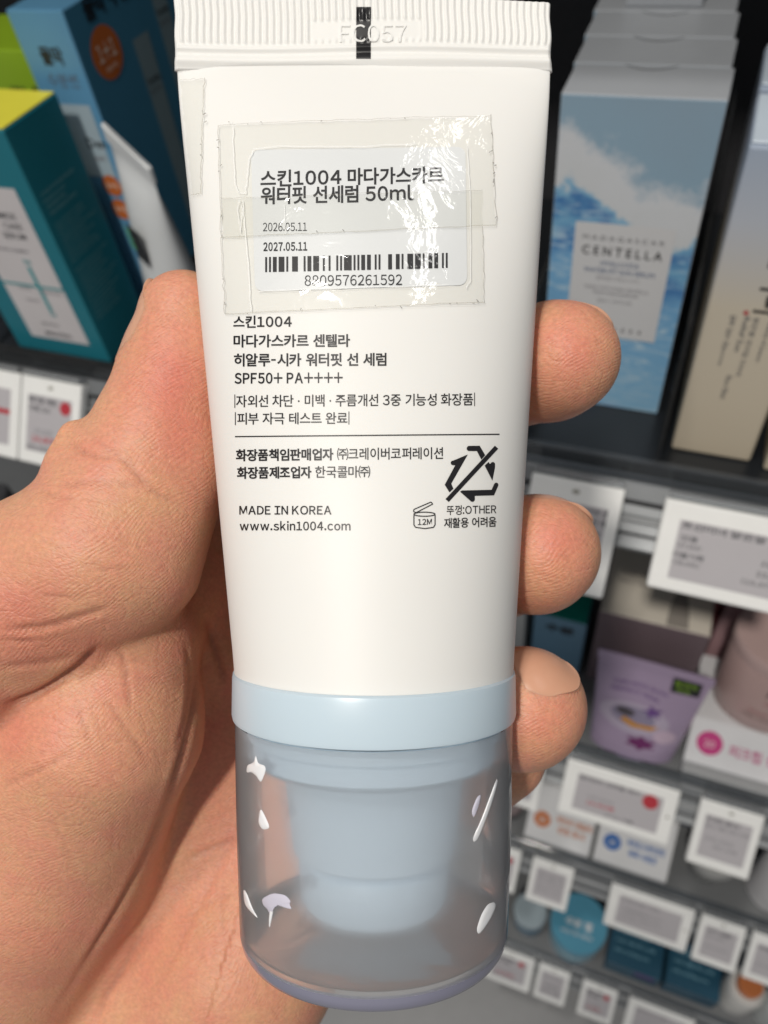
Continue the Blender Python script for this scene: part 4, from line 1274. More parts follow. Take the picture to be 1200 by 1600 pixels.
# ---- teal carton (left) with yellow lid
TEAL = mat('teal_carton', (0.012, 0.165, 0.215), 0.4, bump=0.03)
YEL = mat('yellow_lid', (0.72, 0.66, 0.06), 0.45)
PANEL = mat('pinkish_white_panel', (0.60, 0.57, 0.58), 0.45)
TEALP = mat('light_teal_print', (0.02, 0.28, 0.31), 0.5)
PALETXT = mat('pale_teal_text', (0.28, 0.50, 0.53), 0.5)
def teal(x0, x1, y0, label, full=True):
    t = thing('carton', label, 'box', W(((x0 + x1) / 2, y0 + 17, -237.8)), 'teal cartons with yellow lids')
    box('carton_body', (x0, y0, -237.8), (x1, y0 + 36, -120), TEAL, t, 0.6)
    box('lid', (x0 + 0.7, y0 + 0.7, -119.97), (x1 - 0.4, y0 + 35.5, -119.2), YEL, t, 0.25, 1)
    if full:
        yf = y0 - 0.15
        pa, pb, pz0, pz1 = x1 - 46, x1 - 9, -228, -145
        pn = quad('front_panel', (pa, yf, pz0), (pb, yf, pz0), (pb, yf, pz1), (pa, yf, pz1), PANEL, t)
        y2 = yf - 0.15
        for s, x_0, z_0, h_, m_ in [('NIACINAMIDE', pa + 2, -160, 3.2, GREY_TXT), ('CARE', pb - 17, -165, 3.2, GREY_TXT), ('SERUM', pb - 20, -170, 3.2, GREY_TXT), ('BLEMISH', pb - 19, -177, 1.8, FAINT_TXT), ('SOOTHING', pa + 4, -177, 1.8, FAINT_TXT),
                              ('94', pb - 16, -183.5, 3.0, TEALP), ('WATER', pa + 9, -198, 1.6, FAINT_TXT), ('CLEAR PORE', pb - 15, -199, 1.6, FAINT_TXT), ('TONE UP', pa + 9, -205, 1.6, FAINT_TXT), ('94', pb - 16, -213, 2.6, TEALP), ('48-5-94 ml', pa + 12, -219, 1.7, GREY_TXT), ('MEDIHEAL', pb - 26, -225.5, 2.6, GREY_TXT)]:
            text_plane('carton_text', s, (x_0, y2, z_0), EX, EZ, m_, pn, height=h_, latin=True, off=0.01)
        cx = pb - 14.5
        quad('printed_bar', (cx - 1.1, y2, -210), (cx + 1.1, y2, -210), (cx + 1.1, y2, -184.5), (cx - 1.1, y2, -184.5), TEALP, pn)
        quad('printed_bar', (pa, y2 - 0.06, -196), (pb, y2 - 0.06, -196), (pb, y2 - 0.06, -194.8), (pa, y2 - 0.06, -194.8), TEALP, pn)
        xs_ = x1 + 0.15
        z_ = -150
        for i in range(26):
            w_ = random.uniform(16, 27) if i > 3 else [24, 15, 14, 20][i]
            hh_ = 1.0 if i > 3 else 1.5
            s = random.choice(['비타민 나이아신아마이드 함유 세럼', '피부결 개선에 도움을 주는 고보습', '전성분 정제수 부틸렌글라이콜 글리세린', '사용방법 적당량을 덜어 펴 바릅니다', 'Niacinamide barrier care serum', '주의사항 직사광선을 피해 보관'])
            text_plane('side_text', s, (xs_, y0 + 4, z_), EY, EZ, PALETXT, t, width=w_, height=hh_, off=0.0)
            z_ -= 2.3 if i > 3 else 3.0
            if i in (3, 12):
                z_ -= 2
        text_plane('lid_text', 'ml', (x1 - 33, y0 + 6, -119.1), EX, EY, mat('olive_ink', (0.10, 0.16, 0.05), 0.5), t, height=3.2, latin=True)
    return t
teal(-326, -266, 238, 'teal carton with yellow lid and pinkish chart panel, left of the thumb')

# ---- long light blue 1+1 cartons
BLUE = mat('light_blue_carton', (0.12, 0.32, 0.52), 0.42, bump=0.03)
BLUE_D = mat('deep_blue_print', (0.05, 0.20, 0.32), 0.42)
ORANGE = mat('orange_print', (0.55, 0.14, 0.03), 0.5)
PALEF = mat('pale_picture_print', (0.20, 0.28, 0.31), 0.5)
def blue_carton(x0, x1, y0, d, top, label):
    t = thing('carton', label, 'box', W(((x0 + x1) / 2, y0 + d / 2, -237.8)), 'light blue one plus one cartons')
    box('carton_body', (x0, y0, -237.8), (x1, y0 + d, top), BLUE, t, 0.6)
    yf = y0 - 0.15
    text_plane('carton_text', '물막', (x0 + 9, yf, top - 21), EX, EZ, INK, t, width=12, height=7.5, off=0.03)
    text_plane('carton_text', '수분썬', (x0 + 8, yf, top - 30), EX, EZ, GREY_TXT, t, width=16, height=6, off=-0.003)
    pn = quad('front_panel', (x0 + 8, yf, top - 70), (x1 - 4, yf, top - 70), (x1 - 4, yf, top - 37), (x0 + 8, yf, top - 37), mat('pale_blue_panel', (0.40, 0.50, 0.56), 0.45), t)
    text_plane('carton_text', 'Den', (x1 - 13, yf - 0.15, top - 56), EX, EZ, INK, pn, height=4.5, latin=True, off=0.01)
    text_plane('carton_text', '보습막', (x1 - 12, yf - 0.15, top - 62), EX, EZ, FAINT_TXT, pn, height=2.2)
    for dz in (74, 86):
        dd_ = disc('offer_dot', (x1 - 8, yf - 0.1, top - dz), EX, EZ, 5.2, ORANGE, t)
        text_plane('offer_text', '1+1', (x1 - 8, yf - 0.25, top - dz - 1.6), EX, EZ, mat('pale_peach_ink', (0.80, 0.62, 0.50), 0.5), dd_, height=3.4, latin=True, center=True)
    # long side face
    xs_ = x1 + 0.12
    sp = quad('side_panel', (xs_, y0 + 0.8, -237), (xs_, y0 + d - 0.8, -237), (xs_, y0 + d - 0.8, top - 0.8), (xs_, y0 + 0.8, top - 0.8), BLUE_D, t)
    for yy_, w_, z0_, z1_ in [(y0 + 44, 13, top - 120, top - 24), (y0 + 66, 12, top - 112, top - 2)]:
        v = [(xs_ + 0.12, yy_ - w_ / 2 * 1.0, z1_), (xs_ + 0.12, yy_ + w_ / 2 * 1.0, z1_), (xs_ + 0.12, yy_ + w_ / 2 * 0.8, z0_), (xs_ + 0.12, yy_ - w_ / 2 * 0.8, z0_)]
        tp = mk('printed_tube_picture', W(v), [[3, 2, 1, 0]], PALEF, sp)
        text_plane('picture_text', 'Torriden', (xs_ + 0.25, yy_ - 5, z1_ - 20), EY, EZ, INK, tp, width=10, height=2.6, latin=True)
        text_plane('picture_text', 'DIVE-IN SUN', (xs_ + 0.25, yy_ - 5, z1_ - 24), EY, EZ, GREY_TXT, tp, width=9, height=1.3, latin=True)
    od = disc('offer_dot', (xs_ + 0.14, y0 + 18, top - 22), EY, EZ, 10.5, ORANGE, sp, 36)
    text_plane('offer_text', '1+1', (xs_ + 0.3, y0 + 18, top - 24.5), EY, EZ, mat('pale_peach_ink', (0.80, 0.62, 0.50), 0.5), od, width=13, height=7, center=True)
    text_plane('offer_text', '증정기획', (xs_ + 0.3, y0 + 18, top - 29), EY, EZ, mat('pale_peach_ink', (0.80, 0.62, 0.50), 0.5), od, width=8, height=2.2, center=True)
    text_plane('side_text', '물막 수분', (xs_ + 0.14, y0 + 12, top - 9), EY, EZ, INK, sp, width=34, height=9, off=0.03)
    return t
blue_carton(-285, -256, 284, 120, -92, 'long light blue carton with orange one plus one dots, left behind the teal one')

# ---- green carton, far left
t = thing('carton', 'lime green carton peeking out at the upper left edge', 'box', W((-318, 320, -237.8)))
box('carton_body', (-345, 296, -237.8), (-291, 340, -112), mat('lime_carton', (0.30, 0.48, 0.02), 0.45), t, 0.6)
text_plane('carton_text', '뽀송', (-314, 295.85, -136), EX, EZ, INK, t, width=20, height=9, off=0.01)
box('lid_fold', (-344, 295.2, -150), (-292, 295.9, -149), mat('dark_lime', (0.12, 0.2, 0.01), 0.5), t, 0.1, 1)

# ---- white tube leaning by the blue carton
def slump_tube(name, label, cat, base_pts, top_pts, thick, m, pw=0.8):
    """soft tube from an oval base to a flat crimped end; base/top given as two end points (shelf mm)"""
    b0, b1 = [np.array(p, float) for p in base_pts]; t0, t1 = [np.array(p, float) for p in top_pts]
    cb, ct = (b0 + b1) / 2, (t0 + t1) / 2
    ax = ct - cb; L_ = np.linalg.norm(ax); ax = ax / L_
    o = thing(name, label, cat, W(cb))
    n, k = 40, 26
    v = []
    for i in range(k):
        t = i / (k - 1)
        c = cb + (ct - cb) * t
        e = (b1 - b0) * (1 - t) + (t1 - t0) * t
        hw = np.linalg.norm(e) / 2; eu = e / (2 * hw)
        nrm = np.cross(eu, ax); nrm /= np.linalg.norm(nrm)
        th_ = thick * max(0.0, 1 - max(0, (t - 0.15) / 0.76)) ** pw if t < 0.91 else 0.6
        th_ = max(th_, 0.6)
        a = np.linspace(0, 2 * np.pi, n, endpoint=False)
        v.append(c + np.outer(np.cos(a) * hw, eu) + np.outer(np.sin(a) * th_, nrm))
    V_ = np.concatenate(v)
    f = grid_faces(n, k, True) + [list(range(n))[::-1], [(k - 1) * n + i for i in range(n)]]
    bd = mk('tube_body', W(V_), f, m, o, smooth=True)
    # crimp bar
    e = (t1 - t0) / np.linalg.norm(t1 - t0); nrm = np.cross(e, ax); nrm /= np.linalg.norm(nrm)
    hw = np.linalg.norm(t1 - t0) / 2
    bv, bf = bevel_box((-hw - 0.3, -1.0, 0), (hw + 0.3, 1.0, 7), 0.5, 2)
    P_ = ct + bv[:, :1] * e + bv[:, 1:2] * nrm + (bv[:, 2:3] - 7) * ax
    mk('crimped_seal', W(P_), bf, m, o, smooth=False)
    return o, cb, ct, ax, nrm, e
WTUBE = mat('glossy_white_plastic', (0.62, 0.64, 0.65), 0.25, sss=0.1)
ta, tb = hit(160, 192, 1, 246), hit(234, 262, 1, 238)
ba = (-236, 262, -237); bb = (-203, 238, -237)
wt, cb, ct, ax, nrm, e = slump_tube('cosmetic_tube', 'white crimped tube with green and black sticker, leaning by the blue carton', 'tube', (ba, bb), (ta, tb), 15, WTUBE, 0.55)
for s_, m_, w_, h_, at_ in [(1, DARKGAP, 8, 17, 0.66)]:
    if nrm @ R[:, 2] if False else True:
        sgn = -1 if (R.T @ nrm)[2] > 0 else 1
    c = cb + (ct - cb) * at_ + nrm * sgn * 10.4 + e * 1.0
    st = quad('black_sticker', c - e * w_ / 2 - ax * h_ / 2, c + e * w_ / 2 - ax * h_ / 2, c + e * w_ / 2 + ax * h_ / 2, c - e * w_ / 2 + ax * h_ / 2, m_, wt)
    text_plane('sticker_text', '올영픽', c - e * 2.6 - ax * 5 + nrm * sgn * 0.15, ax, -e, mat('green_ink', (0.10, 0.38, 0.10), 0.5), st, width=10, height=4)

# ---- second shelf: things right of the fingers
def carton(name_label, lo, hi, m, lid=None, group=None, bev=0.5):
    lo = np.array(lo, float); hi = np.array(hi, float)
    t = thing('carton', name_label, 'box', W(((lo[0] + hi[0]) / 2, (lo[1] + hi[1]) / 2, lo[2])), group)
    box('carton_body', lo, hi, m, t, bev)
    if lid is not None:
        box('lid', (lo[0] + 0.5, lo[1] + 0.5, hi[2] + 0.02), (hi[0] - 0.5, hi[1] - 0.5, hi[2] + 0.7), lid, t, 0.2, 1)
    return t
Z2, Z3, Z4 = -514.8, -749.8, -999.8
t = carton('blue carton with green lid between the middle and ring fingertips', (-46, 285, Z2), (-11, 325, -447), mat('dull_blue_carton', (0.16, 0.30, 0.42), 0.45), mat('emerald_lid', (0.01, 0.26, 0.20), 0.45))
text_plane('carton_text', '수분', (-38, 284.8, -464), EX, EZ, INK, t, width=20, height=9, off=0.04)
t = carton('white carton mostly hidden behind the ring fingertip', (-84, 285, Z2), (-52, 325, -450), mat('offwhite_carton', (0.55, 0.55, 0.53), 0.45))
CREAM = mat('cream_carton_lid', (0.72, 0.66, 0.57), 0.45)
MAUVE = mat('mauve_carton', (0.17, 0.125, 0.14), 0.5)
t = carton('mauve carton with cream lid and thumb notch behind the purple tube', (-5, 285, Z2), (62, 345, -427), MAUVE, CREAM)
n = 18
a = np.linspace(0, np.pi, n)
v = [(42 + 6.5 * math.cos(q), 286 + 30 * math.sin(q), -426.1) for q in a]
mk('thumb_notch', W(v), [list(range(n))], mat('taupe_notch', (0.30, 0.27, 0.24), 0.6), t)
text_plane('lid_text', 'COLOR LOSE SERUM', (3, 318, -426.1), EX, EY, mat('taupe_ink', (0.33, 0.29, 0.27), 0.6), t, width=28, height=3, latin=True)
text_plane('lid_text', '100ml 3.38oz', (3, 311, -426.1), EX, EY, mat('taupe_ink', (0.33, 0.29, 0.27), 0.6), t, width=18, height=2.6, latin=True)
PINKC = mat('pink_carton', (0.46, 0.28, 0.30), 0.45)
carton('pink carton in the back row right of the cream lidded box', (70, 318, Z2), (97, 350, -405), PINKC, None, 'pink cartons in the back row')
carton('pink carton at the right edge behind the pink tube', (100, 318, Z2), (128, 350, -402), PINKC, None, 'pink cartons in the back row')
carton('dark red carton squeezed behind the cream lidded box', (63, 330, Z2), (69.5, 352, -398), mat('dark_red_carton', (0.30, 0.05, 0.06), 0.5))

# purple crimped tube with an oval emblem
PURP = mat('lilac_plastic', (0.36, 0.28, 0.40), 0.3, sss=0.1)
PINK_DK = mat('violet_ink', (0.13, 0.06, 0.22), 0.5)
pt0 = hit(937, 1012, 1, 262); pt1 = hit(1118, 1062, 1, 262)
pb0 = np.array([6.0, 243, Z2]); pb1 = np.array([60.0, 243, Z2])
pt, cb, ct, ax, nrm, e = slump_tube('cosmetic_tube', 'lilac purple tube with oval picture and black sticker on second shelf', 'tube', (pb0, pb1), (pt0, pt1), 11, PURP)
if nrm[1] > 0:
    nrm = -nrm
def on_purple(u, t, lift=0.3):
    ee = (pb1 - pb0) * (1 - t) + (pt1 - pt0) * t
    hw = np.linalg.norm(ee) / 2
    th_ = max(11 * max(0.0, 1 - max(0, (t - 0.15) / 0.76)) ** 0.8 if t < 0.91 else 0.6, 0.6)
    uu = np.clip(u / hw, -0.98, 0.98)
    return cb + (ct - cb) * t + e * u + nrm * (th_ * math.sqrt(1 - uu * uu) + lift)
def purple_patch(name, outline, m, lift=0.35, parent=pt):
    # outline in (u mm, t) ; fan mesh following the tube
    o_ = np.array(outline, float); c_ = o_.mean(0); n_ = len(o_)
    pts_ = [on_purple(*(c_ + (q - c_) * k), lift) for k in (1, 0.66, 0.33) for q in o_] + [on_purple(*c_, lift)]
    f_ = []
    for k in range(2):
        f_ += [[k * n_ + i, k * n_ + (i + 1) % n_, (k + 1) * n_ + (i + 1) % n_, (k + 1) * n_ + i] for i in range(n_)]
    f_ += [[2 * n_ + i, 2 * n_ + (i + 1) % n_, 3 * n_] for i in range(n_)]
    return mk(name, W(pts_), f_, m, parent)
def oval(cu, cv, ru, rv, n=26):
    return [(cu + ru * math.cos(q), cv + rv * math.sin(q)) for q in np.linspace(0, 2 * np.pi, n, endpoint=False)]
purple_patch('oval_emblem', oval(-4, 0.44, 22, 0.15), mat('pale_lilac_print', (0.42, 0.36, 0.46), 0.5), 0.3)
purple_patch('oval_emblem', oval(-5, 0.46, 14, 0.095), mat('grey_violet_print', (0.24, 0.21, 0.30), 0.5), 0.45)
purple_patch('printed_crescent', [(-12, 0.40), (-4, 0.36), (8, 0.37), (12, 0.42), (6, 0.41), (-4, 0.40), (-10, 0.44)], mat('amber_print', (0.50, 0.22, 0.02), 0.5), 0.6)
purple_patch('printed_blot', oval(-10, 0.49, 6, 0.04, 14), mat('smoke_print', (0.06, 0.05, 0.06), 0.5), 0.62)
purple_patch('printed_star', [(6 + (7 if i % 2 else 3.2) * math.cos(i * math.pi / 5), 0.55 + (0.07 if i % 2 else 0.03) * math.sin(i * math.pi / 5)) for i in range(10)], PINK_DK, 0.6)
purple_patch('printed_burst', [(4 + (11 if i % 2 else 6) * math.cos(i * math.pi / 6), 0.22 + (0.075 if i % 2 else 0.045) * math.sin(i * math.pi / 6)) for i in range(12)], mat('plum_print', (0.14, 0.02, 0.11), 0.5), 0.6)
purple_patch('pale_badge', oval(17, 0.33, 7, 0.07), mat('pale_pink_print', (0.52, 0.40, 0.50), 0.5), 0.62)
bs = purple_patch('black_sticker', [(12, 0.79), (29, 0.79), (29, 0.925), (12, 0.925)], DARKGAP, 0.9)
c = on_purple(20, 0.80, 1.3)
text_plane('sticker_text', '올영픽', c + e * -7 + ax * 6.0, e, ax, mat('lime_ink', (0.22, 0.38, 0.03), 0.5), bs, width=13, height=4.0, off=0.02)
text_plane('sticker_text', 'PICK', c + e * -5 + ax * 1.0, e, ax, mat('lime_ink', (0.22, 0.38, 0.03), 0.5), bs, width=9, height=3.2, latin=True, off=0.02)
for s, tt, w_ in [('TURN INTO GLOW', 0.72, 34), ('PERFECT PINK', 0.65, 30)]:
    vv, ff, ar = text2d(s, 0.01, True, 2)
    pts_ = [on_purple(-22 + w_ * a_, tt + 0.035 * b_ + 0.03 * math.sin(a_ * math.pi), 0.5) for a_, b_ in vv]
    mk('tube_text', W(pts_), ff, PINK_DK, pt)

# pink tube in a white tray
TRAYW = mat('white_carton', (0.68, 0.68, 0.70), 0.4)
tr = thing('display_tray', 'white display tray with pink dot holding the pink tube', 'tray', W((100, 260, Z2)))
SL = np.array([0, 0.74, 0.67]); SN = np.array([0, -0.67, 0.74])
def sloped(name, x0, x1, y0, y1, z0, rise, ln, m, parent):
    # carton whose printed front leans back: short upright foot, sloped face, level top
    p = [(y0, z0), (y0, z0 + rise), (y0 + SL[1] * ln, z0 + rise + SL[2] * ln), (y1, z0 + rise + SL[2] * ln), (y1, z0)]
    n = len(p)
    v = [(x, a, b) for x in (x0, x1) for a, b in p]
    bm = bmesh.new()
    vs = [bm.verts.new(q) for q in v]
    for i in range(n):
        bm.faces.new([vs[i], vs[n + i], vs[n + (i + 1) % n], vs[(i + 1) % n]])
    bm.faces.new(vs[:n]); bm.faces.new(vs[n:][::-1])
    bmesh.ops.bevel(bm, geom=list(bm.edges), offset=0.6, segments=2, affect='EDGES')
    bm.verts.index_update()
    o = mk(name, W(np.array([q.co[:] for q in bm.verts])), [[q.index for q in g.verts] for g in bm.faces], m, parent)
    bm.free()
    return o
sloped('tray_body', 66, 150, 240, 310, Z2 + 0.1, 9, 30, TRAYW, tr)
def on_slope(x, y0, z0, k, lift=0.25):
    return np.array([x, y0, z0]) + SL * k + SN * lift
ZT = Z2 + 9.1
dd = disc('pink_dot', on_slope(79, 240, ZT, 15), EX, SL, 8.0, mat('hot_pink_print', (0.52, 0.03, 0.20), 0.5), tr)
text_plane('dot_text', '20', on_slope(79, 240, ZT, 12, 0.4), EX, SL, mat('pale_pink_ink', (0.70, 0.42, 0.50), 0.5), dd, height=5, latin=True, center=True)
text_plane('tray_text', '피크칩 생기비타', on_slope(91, 240, ZT, 10), EX, SL, mat('pink_ink', (0.50, 0.10, 0.24), 0.5), tr, width=48, height=8, off=0.02)
box('tray_step', (66, 233, Z2), (150, 239.4, -507), mat('grey_carton', (0.33, 0.34, 0.35), 0.45), tr, 0.4)
text_plane('tray_text', 'Refreshing serum', (82, 232.8, -512.5), EX, EZ, GREY_TXT, tr, width=24, height=2.4, latin=True)
PINKT = mat('pink_bottle', (0.52, 0.36, 0.34), 0.35, sss=0.1)
jt = thing('cosmetic_jar', 'dusty pink oval jar standing in the white tray', 'jar', W((107, 286, -485)))
def pxz(cx, cy, prof, sy=0.75, n=56):
    v, f = lathe(prof, n)
    return W(np.stack([v[:, 0] + cx, v[:, 1] * sy + cy, v[:, 2]], 1)), f
v, f = pxz(107, 286, [(0.01, -485.4), (31, -485.4), (32, -484), (33, -468), (34, -420), (33.5, -418.6), (0.01, -418.5)])
jb = mk('jar_body', v, f, PINKT, jt, smooth=True)
v, f = pxz(107, 286, [(0.01, -418.4), (34.5, -418.4), (34.8, -417), (34.8, -409), (34, -407.6), (0.01, -407.4)])
mk('jar_lid', v, f, mat('pink_lid', (0.56, 0.40, 0.38), 0.35), jt, smooth=True)
def wrap_text(s, u0, z0, w_, h_, m_, parent, r=33.6, cx=107, cy=286, sy=0.75, lat=True, off=0.0):
    vv, ff, ar = text2d(s, off, lat, 2)
    pts_ = []
    for a_, b_ in vv:
        th = -np.pi / 2 + (u0 + a_ * w_) / r
        pts_.append((cx + (r + 0.5) * math.cos(th), cy + (r + 0.5) * sy * math.sin(th), z0 + b_ * h_))
    return mk('jar_text', W(pts_), ff, m_, parent)
wrap_text('pretty', -9, -440, 26, 9, mat('brown_ink', (0.12, 0.07, 0.06), 0.5), jb)
wrap_text('PEACH GLOW', -8, -449, 30, 3, mat('rose_ink', (0.40, 0.14, 0.15), 0.5), jb)
wrap_text('MAX FIT TINT', -14, -462, 34, 3.6, mat('rose_ink', (0.40, 0.14, 0.15), 0.5), jb)
wrap_text('MELTING BALM', -16, -468, 32, 3.0, mat('brown_ink', (0.12, 0.07, 0.06), 0.5), jb)

# left end of the second shelf
def bottle(label, cx, cy, z0, r, hgt, m, capm, lbl=None, name='cosmetic_bottle', cat='bottle', sy=1.0, group=None):
    t = thing(name, label, cat, W((cx, cy, z0)), group)
    v, f = pxz(cx, cy, [(0.01, z0), (r * 0.94, z0), (r, z0 + 1), (r, z0 + hgt * 0.72), (r * 0.9, z0 + hgt * 0.78), (r * 0.5, z0 + hgt * 0.8), (0.01, z0 + hgt * 0.8)], sy, 40)
    mk('bottle_body', v, f, m, t, smooth=True)
    v, f = pxz(cx, cy, [(0.01, z0 + hgt * 0.8), (r * 0.62, z0 + hgt * 0.8), (r * 0.62, z0 + hgt * 0.98), (r * 0.55, z0 + hgt), (0.01, z0 + hgt)], sy, 40)
    mk('cap', v, f, capm, t, smooth=True)
    if lbl is not None:
        v, f = lathe([(r + 0.15, z0 + hgt * 0.18), (r + 0.15, z0 + hgt * 0.6)], 40)
        mk('label_band', W(np.stack([v[:, 0] + cx, v[:, 1] * sy + cy, v[:, 2]], 1)), f, lbl, t, smooth=True)
    return t
GREYB = mat('grey_plastic', (0.20, 0.20, 0.20), 0.35)
DGREY = mat('charcoal_plastic', (0.06, 0.06, 0.065), 0.35)
GREENL = mat('green_label', (0.02, 0.16, 0.06), 0.45)
c = hit(48, 752, 1, 262)
for cx, cy, r, hh_, m_, lb, lab in [(c[0] - 2, 262, 17, 100, GREYB, None, 'grey bottle below the left rail, nearest the thumb knuckle'), (c[0] - 45, 258, 17, 92, GREYB, GREENL, 'grey bottle with green band at the lower left edge'), (c[0] + 38, 264, 17, 104, DGREY, None, 'charcoal bottle mostly hidden behind the thumb knuckle'), (c[0] - 20, 312, 17, 104, DGREY, None, 'charcoal bottle standing behind the two grey ones at left')]:
    bottle(lab, cx, cy, Z2, r, hh_, m_, DGREY, lb, group='bottles at the left end of the second shelf')

# ---- third shelf
SILV = mat('silver_carton', (0.70, 0.70, 0.71), 0.35)
ORG = mat('orange_ink', (0.55, 0.17, 0.05), 0.5)
BLU = mat('royal_blue_print', (0.02, 0.13, 0.42), 0.5)
for x0, x1, m_, lab, l1, l2 in [(-30, 29, ORG, 'silver white carton with orange dot on the third shelf', '저자극 데일리', '진정 토너'), (33, 96, BLU, 'silver white carton with blue dot on the third shelf', '피부결 오케이진정', '촉촉 수분감')]:
    t = thing('carton', lab, 'box', W(((x0 + x1) / 2, 270, Z3)), 'silver cartons with coloured dots')
    sloped('carton_body', x0, x1, 236, 300, Z3 + 0.1, 5, 52, SILV, t)
    ZB = Z3 + 5.1
    d_ = disc('colour_dot', on_slope(x0 + 13, 236, ZB, 20), EX, SL, 7.6, m_, t)
    text_plane('dot_text', '20', on_slope(x0 + 13, 236, ZB, 17.5, 0.4), EX, SL, mat('pale_ink', (0.6, 0.6, 0.6), 0.5), d_, height=4.5, latin=True, center=True)
    text_plane('carton_text', l1, on_slope(x0 + 25, 236, ZB, 21), EX, SL, m_, t, width=32, height=6.5, off=0.03)
    text_plane('carton_text', l2, on_slope(x0 + 28, 236, ZB, 12), EX, SL, m_, t, width=24, height=6.5, off=0.03)
CUPM = mat('grey_cup_plastic', (0.30, 0.30, 0.29), 0.4)
t = thing('cosmetic_jar', 'grey tapered cup jar between the blue dot carton and white bottle', 'jar', W((127, 262, Z3)))
v, f = pxz(127, 262, [(0.01, Z3), (13, Z3), (15, Z3 + 2), (20, Z3 + 36), (20.5, Z3 + 38), (0.01, Z3 + 38)], 1.0)
mk('jar_body', v, f, CUPM, t, smooth=True)
v, f = pxz(127, 262, [(0.01, Z3 + 38.1), (21.5, Z3 + 38.1), (21.5, Z3 + 52), (20.5, Z3 + 53), (0.01, Z3 + 53)], 1.0)
mk('jar_lid', v, f, mat('cup_lid', (0.40, 0.40, 0.39), 0.4), t, smooth=True)
bottle('white rounded bottle on the third shelf at the right edge', 181, 262, Z3, 21, 92, mat('white_bottle', (0.55, 0.54, 0.55), 0.3), TAGW, None)
carton('navy carton standing behind the grey cup jar', (102, 292, Z3), (160, 330, -672), mat('navy_carton', (0.015, 0.03, 0.08), 0.45))
carton('maroon carton right of the silver blue dot carton', (98, 303, Z3), (101.5, 340, -655), mat('maroon_carton', (0.16, 0.03, 0.05), 0.45))
bottle('dark jar in shadow at the left of the orange dot carton', -52, 262, Z3, 17, 74, DGREY, GREYB, mat('pinkish_label', (0.35, 0.27, 0.27), 0.5))

# ---- bottom shelf
CYAN = mat('cyan_plastic', (0.07, 0.29, 0.43), 0.4)
for x_, lab in [(-12, 'clear blue jar on the bottom shelf nearest the cap')]:
    t = thing('cosmetic_jar', lab, 'jar', W((x_, 225, Z4)))
    v, f = pxz(x_, 225, [(0.01, Z4), (17, Z4), (18, Z4 + 2), (18, Z4 + 34), (17, Z4 + 36), (0.01, Z4 + 36)], 1.0)
    mk('jar_body', v, f, mat('dark_cyan_plastic', (0.03, 0.13, 0.22), 0.2, coat=0.4), t, smooth=True)
    v, f = pxz(x_, 225, [(0.01, Z4 + 36.1), (18.5, Z4 + 36.1), (18.5, Z4 + 48), (17.5, Z4 + 49), (0.01, Z4 + 49)], 1.0)
    mk('jar_lid', v, f, mat('clear_lid', (0.35, 0.42, 0.46), 0.15, coat=0.5), t, smooth=True)
t = thing('cosmetic_tub', 'round blue tub on the bottom shelf beside the clear jar', 'tub', W((40, 226, Z4)))
v, f = pxz(40, 226, [(0.01, Z4), (26, Z4), (27.5, Z4 + 2), (29, Z4 + 50), (29, Z4 + 52), (0.01, Z4 + 52)], 1.0)
mk('tub_body', v, f, CYAN, t, smooth=True)
v, f = pxz(40, 226, [(0.01, Z4 + 52.1), (30, Z4 + 52.1), (30, Z4 + 64), (29.4, Z4 + 65), (0.01, Z4 + 65)], 1.0)
mk('tub_lid', v, f, mat('cyan_lid', (0.09, 0.30, 0.43), 0.3), t, smooth=True)
v, f = lathe([(28.15, Z4 + 14), (28.9, Z4 + 40)], 56)
mk('label_band', W(np.stack([v[:, 0] + 40, v[:, 1] + 226, v[:, 2]], 1)), f, mat('pale_cyan_label', (0.30, 0.48, 0.56), 0.45), t, smooth=True)
v, f = pxz(40, 226, [(26.3, Z4 - 0.0), (28.4, Z4 + 0.6), (28.6, Z4 + 3.5), (28.0, Z4 + 4.5)], 1.0)
text_plane('lid_text', '수분 젤', (26, 220, Z4 + 65.3), EX, EY, mat('white_ink', (0.70, 0.72, 0.74), 0.5), t, width=28, height=9, off=0.02)
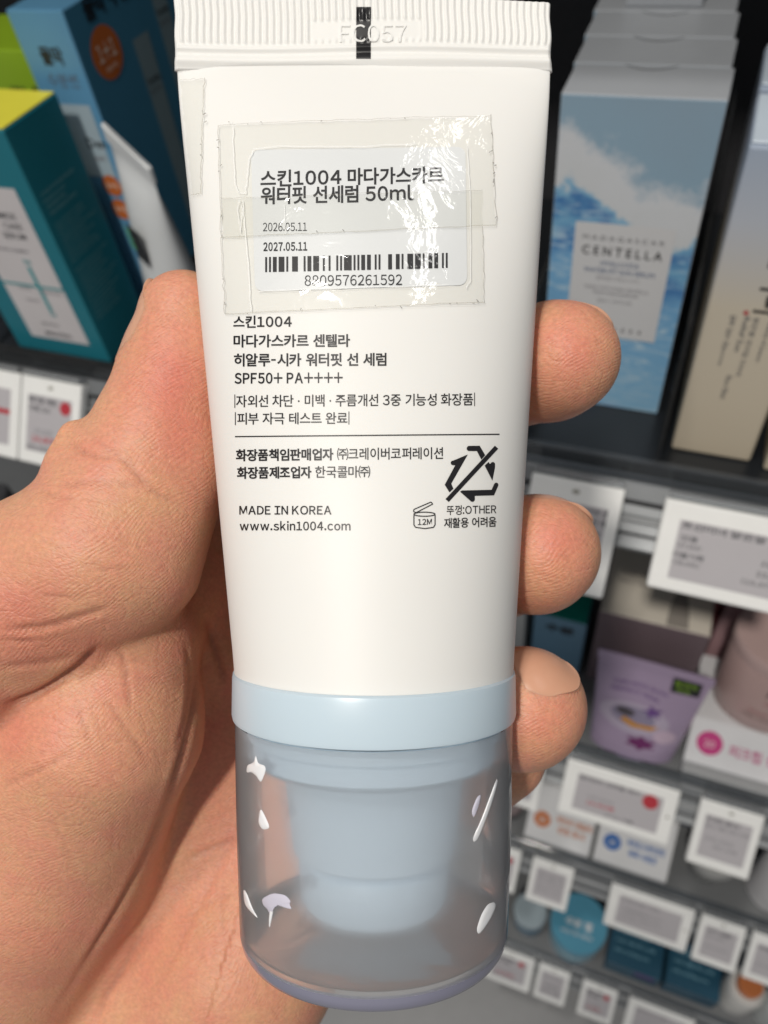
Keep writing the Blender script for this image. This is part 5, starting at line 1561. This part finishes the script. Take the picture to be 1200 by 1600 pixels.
text_plane('lid_text', 'AQUA GEL CREAM', (23, 212, Z4 + 65.3), EX, EY, mat('white_ink', (0.70, 0.72, 0.74), 0.5), t, width=33, height=3.4, latin=True)
mk('clear_foot', v, f, mat('pale_foot', (0.5, 0.55, 0.6), 0.15, coat=0.5), t, smooth=True)
CERU = mat('cerulean_carton', (0.012, 0.16, 0.32), 0.4)
t = carton('wide cerulean carton at the back of the bottom shelf', (78, 275, Z4), (215, 330, -925), CERU)
text_plane('carton_text', 'DR.AQUA BARRIER', (84, 274.8, -942), EX, EZ, mat('aqua_ink', (0.20, 0.42, 0.52), 0.5), t, width=60, height=5, latin=True, off=0.02)
NAVY2 = mat('dark_teal_carton', (0.012, 0.07, 0.12), 0.4)
for x0, x1, lab in [(76, 132, 'dark teal carton with purple print in front of the cerulean one'), (136, 190, 'dark teal carton right of the purple printed carton')]:
    t = carton(lab, (x0, 205, Z4), (x1, 250, -962), NAVY2, None, 'dark teal cartons on the bottom shelf')
    text_plane('carton_text', 'MOISTURE' if x0 < 100 else 'SOOTHING', (x0 + 4, 204.8, -978), EX, EZ, mat('aqua_ink', (0.20, 0.42, 0.52), 0.5), t, width=26, height=4, latin=True)
    for q, (s_, w_) in enumerate([('HYALURON MASK', 34), ('수분 진정 팩 10매', 40), ('daily soothing care', 36)]):
        text_plane('lid_text', s_, (x0 + 6, 238 - q * 10, -961.7), EX, EY, mat('aqua_ink', (0.20, 0.42, 0.52), 0.5), t, width=w_, height=4.2, latin=q != 1, off=0.01)
    if x0 < 100:
        box('purple_band', (x0 + 30, 204.7, -974), (x1 - 6, 205.2, -966), mat('purple_print', (0.12, 0.03, 0.20), 0.5), t, 0.05, 1)
bottle('white bottle with orange neck on the bottom shelf at the right', 212, 226, Z4, 19, 70, mat('pale_gloss_bottle', (0.58, 0.57, 0.55), 0.2), ORG, None)
bottle('clear bottle with blue cap at the lower right edge', 246, 222, Z4, 17, 64, mat('greyish_bottle', (0.40, 0.42, 0.42), 0.2), CYAN, None)
#%%END
for o in bpy.data.objects:
    if '_o' in o:
        del o['_o']
